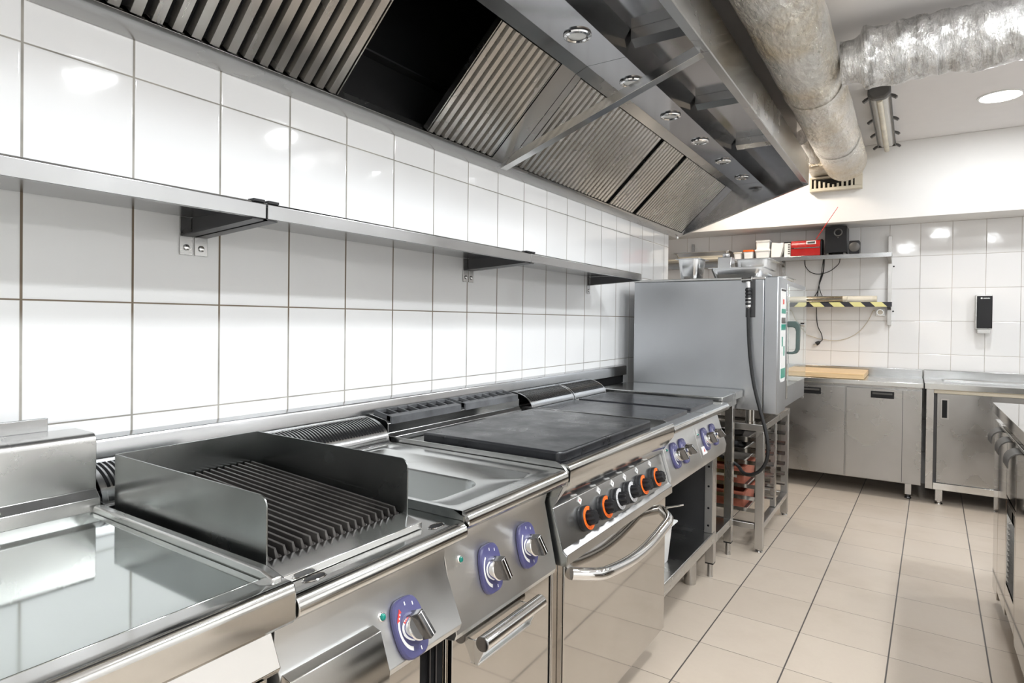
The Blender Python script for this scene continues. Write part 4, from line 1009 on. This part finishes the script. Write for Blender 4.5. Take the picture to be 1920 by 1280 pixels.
# ------------------------------------------------------------------ back counter: refrigerated counter + cupboard
def fridge_counter():
    t = thing('fridge_counter', 'low steel two-door fridge counter against the back wall under the cutting board', 'counter', (0.85, 5.28, 0))
    x0, x1, yf, yb = 0.18, 1.520, 5.0, 5.60
    MB().box(x0, x1, yf-0.018, yb-0.012, 0.780, 0.812).build('worktop', 'st_top', t, bevel=0.003)
    MB().box(x0, x1, yb-0.011, yb+0.012, 0.780, 0.870).build('upstand', 'st_y', t, bevel=0.003)
    MB().box(x0+0.01, x1-0.008, yf+0.012, yb-0.02, 0.112, 0.779).build('body', 'st_cab', t)
    for xa, xb, hx in ((0.61, 1.051, 0.825), (1.060, 1.512, 1.281)):
        d = MB().box(xa, xb, yf-0.012, yf+0.010, 0.120, 0.760).build('door', 'st_cab', t, bevel=0.002)
        m = MB().box(hx-0.070, hx+0.070, yf-0.016, yf-0.0125, 0.694, 0.742); m.build('handle_frame', 'black', d, bevel=0.002)
        h = MB(); h.box(hx-0.060, hx+0.060, yf-0.0205, yf-0.0165, 0.720, 0.732); h.build('handle_grip', 'grey', d, bevel=0.001)
    d = MB().box(0.18, 0.602, yf-0.012, yf+0.010, 0.120, 0.760).build('door', 'st_cab', t, bevel=0.002)
    MB().box(1.400, 1.403, yf-0.0128, yf-0.0122, 0.125, 0.755).build('door_fold', 'st_dark', t, bevel=0)
    for x in (0.24, 1.440):
        for y in (5.075, 5.52):
            l = MB().box(x-0.019, x+0.019, y-0.019, y+0.019, 0.030, 0.112).build('leg', 'st_leg', t)
            MB().lathe([(0.020,0),(0.021,0.006),(0.016,0.014),(0.010,0.016),(0.010,0.030)], (x, y, 0), (0,0,1), 18).build('foot', 'st_dark', l, bevel=0)
fridge_counter()
def cupboard():
    t = thing('sink_cupboard', 'steel sink cupboard with sliding door on the right of the fridge counter', 'cupboard', (2.2, 5.28, 0))
    x0, x1, yf, yb = 1.526, 2.90, 5.0, 5.60
    m = MB()
    L = [rrect(x0, x1, yf-0.022, yb-0.012, 0.002, 0.780), rrect(x0, x1, yf-0.022, yb-0.012, 0.002, 0.815), rrect(1.63, 2.85, yf+0.07, yb-0.08, 0.02, 0.815), rrect(1.64, 2.84, yf+0.08, yb-0.09, 0.02, 0.806), rrect(1.68, 2.80, yf+0.12, yb-0.13, 0.03, 0.802)]
    m.loops(L, True, True).build('worktop', 'st_top', t, bevel=0)
    MB().box(x0, x1, yb-0.011, yb+0.012, 0.780, 0.872).build('upstand', 'st_y', t, bevel=0.003)
    for x in (x0+0.010, x1-0.055): MB().box(x, x+0.042, yf-0.005, yf+0.038, 0.104, 0.779).build('post', 'st_leg', t)
    MB().box(x0+0.053, x1-0.056, yf-0.004, yf+0.03, 0.752, 0.779).build('top_rail', 'cream', t)
    MB().box(x0+0.053, x1-0.056, yf-0.010, yf+0.035, 0.104, 0.150).build('bottom_rail', 'st_rail', t, bevel=0.002)
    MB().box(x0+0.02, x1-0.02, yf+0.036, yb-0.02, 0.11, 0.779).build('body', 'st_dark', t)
    d = MB().box(1.597, 2.24, yf+0.002, yf+0.016, 0.151, 0.751).build('sliding_door', 'st_cab', t)
    MB().box(2.235, 2.84, yf+0.018, yf+0.032, 0.151, 0.751).build('sliding_door', 'st_cab', t)
    h = MB().box(1.614, 1.662, yf-0.001, yf+0.0015, 0.580, 0.718).build('handle_frame', 'st_leg', d, bevel=0.001)
    MB().box(1.624, 1.652, yf-0.0018, yf-0.0012, 0.590, 0.708).build('handle_recess', 'soot_hole', h, bevel=0)
    for x in (1.614, 2.80):
        for y in (5.03, 5.54):
            l = MB().box(x-0.020, x+0.020, y-0.020, y+0.020, 0.025, 0.103).build('leg', 'st_leg', t)
            MB().lathe([(0.022,0),(0.024,0.005),(0.018,0.012),(0.012,0.014),(0.012,0.025)], (x, y, 0), (0,0,1), 18).build('foot', 'chrome', l, bevel=0)
cupboard()
def board():
    t = thing('cutting_board', 'thick pale wooden cutting board lying on the fridge counter', 'board', (0.85, 5.28, 0.813))
    MB().box(0.50, 1.165, 5.035, 5.565, 0.8135, 0.852).build('board', 'wood', t, bevel=0.004)
    m = MB()
    for y in (5.12, 5.21, 5.30, 5.39, 5.48): m.box(0.503, 1.162, y, y+0.0008, 0.8521, 0.8523)
    m.build('glue_line', 'core', t, bevel=0)
board()

# ------------------------------------------------------------------ back wall shelf with posts
def back_shelf():
    t = thing('wall_rack', 'steel wall rack with upper shelf and tape-striped lower shelf on the back wall', 'shelf', (0.75, 5.45, 1.5))
    MB().prism([(5.36,1.720),(5.36,1.752),(5.605,1.752),(5.605,1.747),(5.366,1.747),(5.366,1.720)], 0.155, 1.313, 'x').build('shelf_board', 'st_y', t, bevel=0.001)
    for x in (1.297, 0.528):
        p = MB().box(x-0.013, x+0.013, 5.585, 5.6195, 1.205, 1.90).build('post', 'st_leg', t)
        MB().prism([(5.366,1.719),(5.584,1.719),(5.584,1.685),(5.55,1.700)], x-0.012, x+0.012, 'x').build('shelf_arm', 'st_leg', t)
    MB().prism([(5.45,1.347),(5.45,1.382),(5.605,1.382),(5.605,1.378),(5.456,1.378),(5.456,1.347)], 0.30, 1.318, 'x').build('lower_shelf', 'st_y', t, bevel=0.001)
    MB().box(0.32, 1.317, 5.4475, 5.4495, 1.3465, 1.383).build('hazard_tape', 'hazard', t, bevel=0)
    MB().prism([(5.456,1.346),(5.584,1.346),(5.584,1.325),(5.50,1.335)], 1.285, 1.309, 'x').build('lower_arm', 'black', t)
    m = MB()
    for z in (1.665, 1.315): m.lathe([(0.006,0),(0.006,0.003)], (1.322, 5.62, z), (0,-1,0), 10)
    m.build('wall_plug', 'black', t, bevel=0)
back_shelf()
def left_shelf():
    t = thing('corner_shelf', 'cream-lit steel shelf with deep front in the back corner behind the combi oven', 'shelf', (-0.1, 5.45, 1.75))
    MB().prism([(5.30,1.752),(5.30,1.766),(5.605,1.766),(5.605,1.752)], -0.60, 0.150, 'x').build('shelf_board', 'cream', t, bevel=0.001)  # steel board coloured cream to carry the warm light on it
    MB().box(-0.60, 0.150, 5.50, 5.605, 1.70, 1.751).build('back_rail', 'st_y', t)
    for x in (-0.55, -0.25): MB().box(x-0.013, x+0.013, 5.606, 5.6195, 1.60, 1.93).build('post', 'st_leg', t)
left_shelf()
def tray_stack():
    t = thing('oven_tray', 'wide flat metal tray resting on the corner shelf at the back left', 'tray', (-0.08, 5.44, 1.767))
    MB().loops([rrect(-0.30,0.120,5.33,5.57,.02,1.767), rrect(-0.315,0.135,5.31,5.59,.02,1.815), rrect(-0.345,0.150,5.295,5.60,.02,1.818), rrect(-0.345,0.150,5.295,5.60,.02,1.822), rrect(-0.312,0.132,5.313,5.587,.02,1.822), rrect(-0.30,0.118,5.335,5.565,.02,1.772)], True, True).build('tray_body', 'pan', t, bevel=0)
tray_stack()
def wrapped_box():
    t = thing('food_tub', 'small clear-lidded tub on the left end of the rack shelf beside the oven tray', 'tub', (0.19, 5.46, 1.753))
    MB().loops([rrect(0.168,0.222,5.40,5.50,.01,1.753), rrect(0.163,0.226,5.395,5.505,.012,1.800)], True, True).build('body', 'white', t, bevel=0)
    MB().box(0.160, 0.229, 5.392, 5.508, 1.8005, 1.810).build('lid', 'film', t, bevel=0.003)
wrapped_box()

# items on the rack shelf
def tub(name, label, x0, x1, y0, y1, z0, z1, mat, lidmat, tp=0.006, cat='box'):
    t = thing(name, label, cat, ((x0+x1)/2, (y0+y1)/2, z0))
    MB().loops([rrect(x0+tp,x1-tp,y0+tp,y1-tp,.012,z0), rrect(x0,x1,y0,y1,.012,z1-0.016)], True, True).build('body', mat, t, bevel=0)
    MB().loops([rrect(x0-.004,x1+.004,y0-.004,y1+.004,.014,z1-0.0158), rrect(x0-.004,x1+.004,y0-.004,y1+.004,.014,z1-0.003), rrect(x0+.002,x1-.002,y0+.002,y1-.002,.012,z1)], True, True).build('lid', lidmat, t, bevel=0)
ZS = 1.7525
tub('plastic_tub', 'white plastic tub with an orange lid on the rack shelf', 0.245, 0.325, 5.375, 5.50, ZS, 1.826, 'white', 'orange')
tub('plastic_tub', 'low white plastic tub under a stacked white box on the rack shelf', 0.340, 0.455, 5.375, 5.52, ZS, 1.826, 'white', 'paper')
tub('white_box', 'white box stacked on top of a low tub on the rack shelf', 0.345, 0.452, 5.380, 5.51, 1.8265, 1.902, 'paper', 'paper', 0.002)
def paper_bag():
    t = thing('napkin_pack', 'tilted white napkin pack between the tubs and the black-topped carton', 'packet', (0.505, 5.44, ZS))
    MB().prism([(0.462,ZS),(0.535,ZS),(0.556,1.80),(0.560,1.874),(0.530,1.868),(0.468,1.878)], 5.385, 5.50).build('packet', 'paper', t, bevel=0.006)
    MB().prism([(0.5365,ZS+0.005),(0.552,1.795),(0.5575,1.84),(0.545,1.79)], 5.3842, 5.3848).build('print', 'grey', t, bevel=0)
paper_bag()
def carton():
    t = thing('carton', 'small white and grey carton with a black top beside the red radio', 'carton', (0.580, 5.45, ZS))
    MB().box(0.564, 0.612, 5.39, 5.50, ZS, 1.866).build('body', 'paper', t, bevel=0.002)
    MB().box(0.563, 0.613, 5.389, 5.501, 1.8662, 1.876).build('top', 'black', t, bevel=0.001)
    m = MB()
    for k in range(5): m.box(0.592, 0.608, 5.3890, 5.3898, 1.775+0.018*k, 1.784+0.018*k)
    m.build('print', 'grey', t, bevel=0)
carton()
def radio():
    t = thing('red_radio', 'shiny red portable radio with raised antenna on the rack shelf', 'radio', (0.72, 5.46, ZS))
    def sec(x0, x1):
        return MB()
    pr = [(5.375,ZS+0.002),(5.372,1.80),(5.372,1.86),(5.378,1.876),(5.40,1.882),(5.50,1.882),(5.51,1.87),(5.51,ZS+0.002)]
    MB().prism(pr, 0.617, 0.832, 'x').build('case', 'red', t, bevel=0.004)
    MB().box(0.619, 0.830, 5.3695, 5.3715, 1.815, 1.822).build('seam_trim', 'black', t, bevel=0)
    m = MB(); m.box(0.640, 0.825, 5.3690, 5.3694, 1.8165, 1.8205); m.build('seam_print', 'st_rail', t, bevel=0)
    MB().box(0.731, 0.800, 5.3690, 5.3716, 1.845, 1.872).build('dial_window', 'paper', t, bevel=0.001)
    MB().box(0.738, 0.793, 5.3682, 5.3688, 1.850, 1.866).build('dial_scale', 'grey', t, bevel=0)
    MB().prism([(5.372,1.755),(5.370,1.80),(5.370,1.865),(5.40,1.886),(5.50,1.886),(5.512,1.755)], 0.8325, 0.842, 'x').build('side_cap', 'black', t, bevel=0.002)
    a = MB(); a.cyl((0.800,5.380,1.884), (0.8835,5.290,1.990), 0.0034, 8); a.cyl((0.8835,5.290,1.990), (0.967,5.200,2.0945), 0.0020, 8); a.build('antenna', 'redprint', t, bevel=0)
radio()
def subwoofer():
    t = thing('subwoofer', 'black subwoofer box with round bass port on the rack shelf', 'speaker', (0.94, 5.47, ZS))
    MB().box(0.864, 1.014, 5.376, 5.585, 1.770, 1.975).build('cabinet', 'black', t, bevel=0.003)
    p = MB().lathe([(0.030,0),(0.031,0.004),(0.027,0.006),(0.022,0.003),(0.021,-0.0)], (0.955,5.3755,1.925), (0,-1,0), 32, False).build('port_ring', 'grey', t, bevel=0)
    MB().lathe([(0.022,0.0005),(0.002,0.0006)], (0.955,5.3755,1.925), (0,-1,0), 28).build('port_hole', 'soot_hole', p, bevel=0)
    MB().lathe([(0.004,0),(0.005,0.003),(0.003,0.005)], (0.955,5.3755,1.885), (0,-1,0), 14).build('knob', 'grey', t, bevel=0)
    for x in (0.872, 0.990): MB().box(x, x+0.018, 5.385, 5.57, ZS, 1.769).build('foot', 'grey', t)
subwoofer()
def small_speaker():
    t = thing('satellite_speaker', 'small black satellite speaker beside the subwoofer on the rack shelf', 'speaker', (1.065, 5.44, ZS))
    MB().prism([(1.032,ZS),(1.098,ZS),(1.103,1.81),(1.101,1.858),(1.030,1.858),(1.028,1.80)], 5.39, 5.48).build('cabinet', 'black', t, bevel=0.006)
    MB().lathe([(0.036,0),(0.037,0.005),(0.030,0.009),(0.006,0.011)], (1.066,5.3895,1.808), (0,-1,0), 28).build('driver_grille', 'grey', t, bevel=0)
small_speaker()
def roll(name, label, x0, x1, y, z, r, mat):
    t = thing(name, label, 'roll', ((x0+x1)/2, y, z-r))
    MB().lathe([(r*0.55,0),(r,0.0),(r,x1-x0-0.03),(r*0.96,x1-x0-0.03)], (x0, y, z), (1,0,0), 28, False).build('wrap', mat, t, bevel=0)
    c = MB().lathe([(r*0.95,x1-x0-0.035),(r*0.95,x1-x0),(r*0.72,x1-x0),(r*0.72,0.0)], (x0, y, z), (1,0,0), 28, False).build('core', 'cream', t, bevel=0)
    MB().lathe([(r*0.71,x1-x0-0.012),(0.001,x1-x0-0.0125)], (x0, y, z), (1,0,0), 24).build('core_hole', 'core', c, bevel=0)
roll('foil_roll', 'shiny roll of foil lying on the tape-striped lower rack, in front', 0.56, 1.015, 5.478, 1.4080, 0.0255, 'foilroll')
roll('film_roll', 'pale roll of cling film behind the foil roll on the lower rack', 0.62, 1.216, 5.535, 1.4090, 0.0265, 'film')

def cable(name, label, pts, r, mat='rubber', plug=None):
    P = []
    for i in range(len(pts)-1):
        p = [Vector(pts[max(0, min(len(pts)-1, i+k))]) for k in (-1, 0, 1, 2)]
        for j in range(7):
            s = j/7; P.append(0.5*((2*p[1])+(p[2]-p[0])*s+(2*p[0]-5*p[1]+4*p[2]-p[3])*s*s+(3*p[1]-p[0]-3*p[2]+p[3])*s**3))
    P.append(Vector(pts[-1]))
    t = thing(name, label, 'cable', tuple(pts[0]))
    MB().tube(P, r, 8).build('cord', mat, t, bevel=0)
    if plug:
        e = Vector(pts[-1]); d = Vector(plug).normalized()
        MB().lathe([(0.005,0),(0.013,0.012),(0.017,0.030),(0.016,0.036)], e, d, 14).build('plug', 'rubber', t, bevel=0)
        m = MB(); s = d.orthogonal().normalized()
        for k in (-1, 1): m.cyl(e+d*0.036+s*0.009*k, e+d*0.058+s*0.009*k, 0.0024, 8)
        m.build('plug_pin', 'chrome', t, bevel=0)
YC = 5.605
cable('looped_cable', 'black cable hanging in a loop below the rack shelf', [(0.692,5.55,1.744),(0.695,YC,1.69),(0.735,YC,1.640),(0.80,YC,1.622),(0.88,YC,1.645),(0.94,YC,1.70),(0.955,5.56,1.744)], 0.0030)
cable('speaker_cable', 'black cable bundle strand falling straight from the shelf to the left', [(0.836,5.55,1.744),(0.830,YC,1.65),(0.805,YC,1.56),(0.790,YC,1.48),(0.752,YC,1.41),(0.745,5.56,1.385)], 0.0034)
cable('speaker_cable', 'black cable strand hanging down the middle of the bundle under the shelf', [(0.842,5.56,1.744),(0.828,YC+0.006,1.63),(0.797,YC+0.006,1.52),(0.790,YC+0.006,1.44),(0.796,5.57,1.385)], 0.0034)
cable('speaker_cable', 'thin black cable strand on the right of the bundle under the shelf', [(0.833,5.565,1.744),(0.815,YC,1.62),(0.80,YC,1.54),(0.812,YC,1.47),(0.832,YC,1.42),(0.828,5.56,1.385)], 0.0026)
cable('power_cable', 'black power cord with two-pin plug hanging below the lower rack', [(0.786,5.58,1.345),(0.785,YC,1.27),(0.795,YC,1.19),(0.822,YC,1.13),(0.830,YC,1.08),(0.815,YC,1.064)], 0.0032, plug=(-0.8,0,-0.55))
cable('socket_cable', 'thin white cable sagging across the tiles to the wall socket', [(0.55,YC+0.006,1.18),(0.72,YC+0.006,1.115),(0.85,YC+0.006,1.08),(0.97,YC+0.006,1.082),(1.08,YC+0.006,1.14),(1.15,YC+0.006,1.23),(1.185,YC+0.004,1.312),(1.20,YC,1.318)], 0.0028, 'cream')
def socket():
    t = thing('wall_socket', 'white power socket on the back wall under the striped rack', 'socket', (1.238, 5.60, 1.305))
    MB().box(1.204, 1.270, 5.590, 5.6195, 1.277, 1.336).build('plate', 'white', t, bevel=0.004)
    f = MB().lathe([(0.024,0),(0.024,0.003),(0.019,0.003),(0.018,-0.004)], (1.237,5.5895,1.306), (0,-1,0), 28, False).build('face_ring', 'chrome', t, bevel=0)
    MB().lathe([(0.018,0.0005),(0.001,0.0006)], (1.237,5.5895,1.306), (0,-1,0), 24).build('face', 'film', t, bevel=0)
socket()
def dispenser():
    t = thing('soap_dispenser', 'black and steel soap dispenser mounted on the back wall tiles', 'dispenser', (1.90, 5.57, 1.3))
    x0, x1, yf = 1.830, 1.925, 5.525
    MB().box(x0, x1+0.002, yf+0.012, 5.621, 1.186, 1.432).build('housing', 'st', t, bevel=0.003)
    fr = MB().box(x0+0.008, x1+0.002, yf, yf+0.0115, 1.192, 1.424).build('front_cover', 'black', t, bevel=0.003)
    MB().box(x0+0.012, x1-0.006, yf+0.008, 5.60, 1.155, 1.1855).build('push_bar', 'st', t, bevel=0.002)
    m = MB(); m.lathe([(0.006,0),(0.001,0.0004)], (x0+0.034,yf-0.0003,1.408), (0,-1,0), 16)
    for k in range(7): m.box(x0+0.044+0.0055*k, x0+0.048+0.0055*k, yf-0.0008, yf-0.0002, 1.404, 1.4105+0.001*(k % 2))
    m.build('logo', 'white', fr, bevel=0)
dispenser()

# ------------------------------------------------------------------ right counter
def right_counter():
    t = thing('steel_counter', 'mirror-polished steel fridge counter with grey scoop handles at the right edge', 'counter', (2.1, 2.4, 0))
    xf, y0, y1 = 1.757, 1.35, 3.415
    MB().box(xf-0.004, 2.45, y0, y1, 0.829, 0.872).build('worktop', 'st_mirror', t, bevel=0.002)
    MB().box(xf+0.030, 2.44, y0+0.01, y1-0.012, 0.10, 0.828).build('body', 'st_mirror', t)
    MB().box(xf+0.004, xf+0.0295, 3.245, y1-0.010, 0.06, 0.800).build('side_frame', 'st_mirror', t, bevel=0.002)
    for (ya, yb, kind) in ((2.99, 3.24, 0), (2.735, 2.985, 0), (2.05, 2.73, 0), (1.37, 2.045, 0)):
        lv = (ya, yb) == (2.735, 2.985)
        d = MB().box(xf+0.004, xf+0.0295, ya, yb, 0.565 if lv else 0.10, 0.800).build('door', 'st_mirror', t, bevel=0.002)
        MB().box(xf+0.001, xf+0.0035, ya, yb, 0.797, 0.801).build('door_edge', 'st_rail', d, bevel=0)
        yc = (yb - 0.03) if kind == 0 else yb
        yh0, yh1 = yb-0.13, yb-0.02
        pr = [(xf+0.004,0.790)] + [(xf+0.004-0.040*math.sin(math.radians(a)), 0.752+0.038*math.cos(math.radians(a))) for a in (15,30,50,70,90)] + [(xf-0.036,0.735),(xf-0.032,0.735),(xf-0.032,0.752)] + [(xf+0.004-0.036*math.sin(math.radians(a)), 0.752+0.033*math.cos(math.radians(a))) for a in (70,50,30,15)] + [(xf+0.004,0.784)]
        MB().prism(pr, yh0, yh1).build('handle', 'grey', d, bevel=0.001)
    lf = MB(); ya, yb, za, zb = 2.735, 2.985, 0.13, 0.56
    lf.box(xf+0.004, xf+0.020, ya, ya+0.02, za, zb); lf.box(xf+0.004, xf+0.020, yb-0.02, yb, za, zb); lf.box(xf+0.004, xf+0.020, ya+0.02, yb-0.02, zb-0.02, zb); lf.box(xf+0.004, xf+0.020, ya+0.02, yb-0.02, za, za+0.10)
    lo = lf.build('louvre_panel', 'st_mirror', t, bevel=0.001)
    m = MB()
    for k in range(12): m.prism([(xf+0.006,0.238+0.020*k),(xf+0.009,0.238+0.020*k),(xf+0.020,0.250+0.020*k),(xf+0.017,0.250+0.020*k)], ya+0.021, yb-0.021)
    m.build('louvre_blades', 'st_rail', lo, bevel=0)
    MB().box(xf+0.022, xf+0.0295, ya+0.02, yb-0.02, za, zb).build('louvre_cavity', 'soot_hole', lo, bevel=0)
    for x in (1.84, 2.36):
        for y in (1.45, 3.33):
            MB().lathe([(0.024,0),(0.026,0.006),(0.020,0.014),(0.020,0.0995)], (x, y, 0), (0,0,1), 18).build('foot', 'st_leg', t, bevel=0)
right_counter()

# ------------------------------------------------------------------ world, camera
w = bpy.data.worlds.new('world'); scene.world = w; w.use_nodes = True
bg = w.node_tree.nodes['Background']; bg.inputs[0].default_value = (0.96, 0.98, 1, 1); bg.inputs[1].default_value = 0.3

f_px, yaw, pitch, roll_ = 1141.304, -0.582389, -0.0081072, 0.0114415
R_ = Vector((0.83504548, 0.55006195, 0.01144092)); U_ = Vector((-0.0140139714, 0.00047723985, 0.999901686)); F_ = Vector((-0.55000241, 0.83512372, -0.00810707))
cam = bpy.data.cameras.new('camera'); co = bpy.data.objects.new('camera', cam); COL.objects.link(co)
mw = Matrix.Identity(4)
for i in range(3):
    mw[i][0] = R_[i]; mw[i][1] = U_[i]; mw[i][2] = -F_[i]
mw[0][3], mw[1][3], mw[2][3] = 1.45303, 0.0, 1.208885
co.matrix_world = mw
cam.sensor_width = 36.0; cam.lens = f_px/1920*36.0; cam.shift_y = -30.13/1920; cam.clip_start = 0.02
scene.camera = co
try:
    scene.view_settings.view_transform = 'Standard'; scene.view_settings.look = 'None'
    scene.view_settings.exposure = 0.0; scene.view_settings.gamma = 1.0
    scene.cycles.use_denoising = True
    scene.cycles.max_bounces = 8; scene.cycles.diffuse_bounces = 4; scene.cycles.glossy_bounces = 5
    scene.cycles.sample_clamp_indirect = 6.0
    scene.cycles.caustics_reflective = True
except Exception: pass
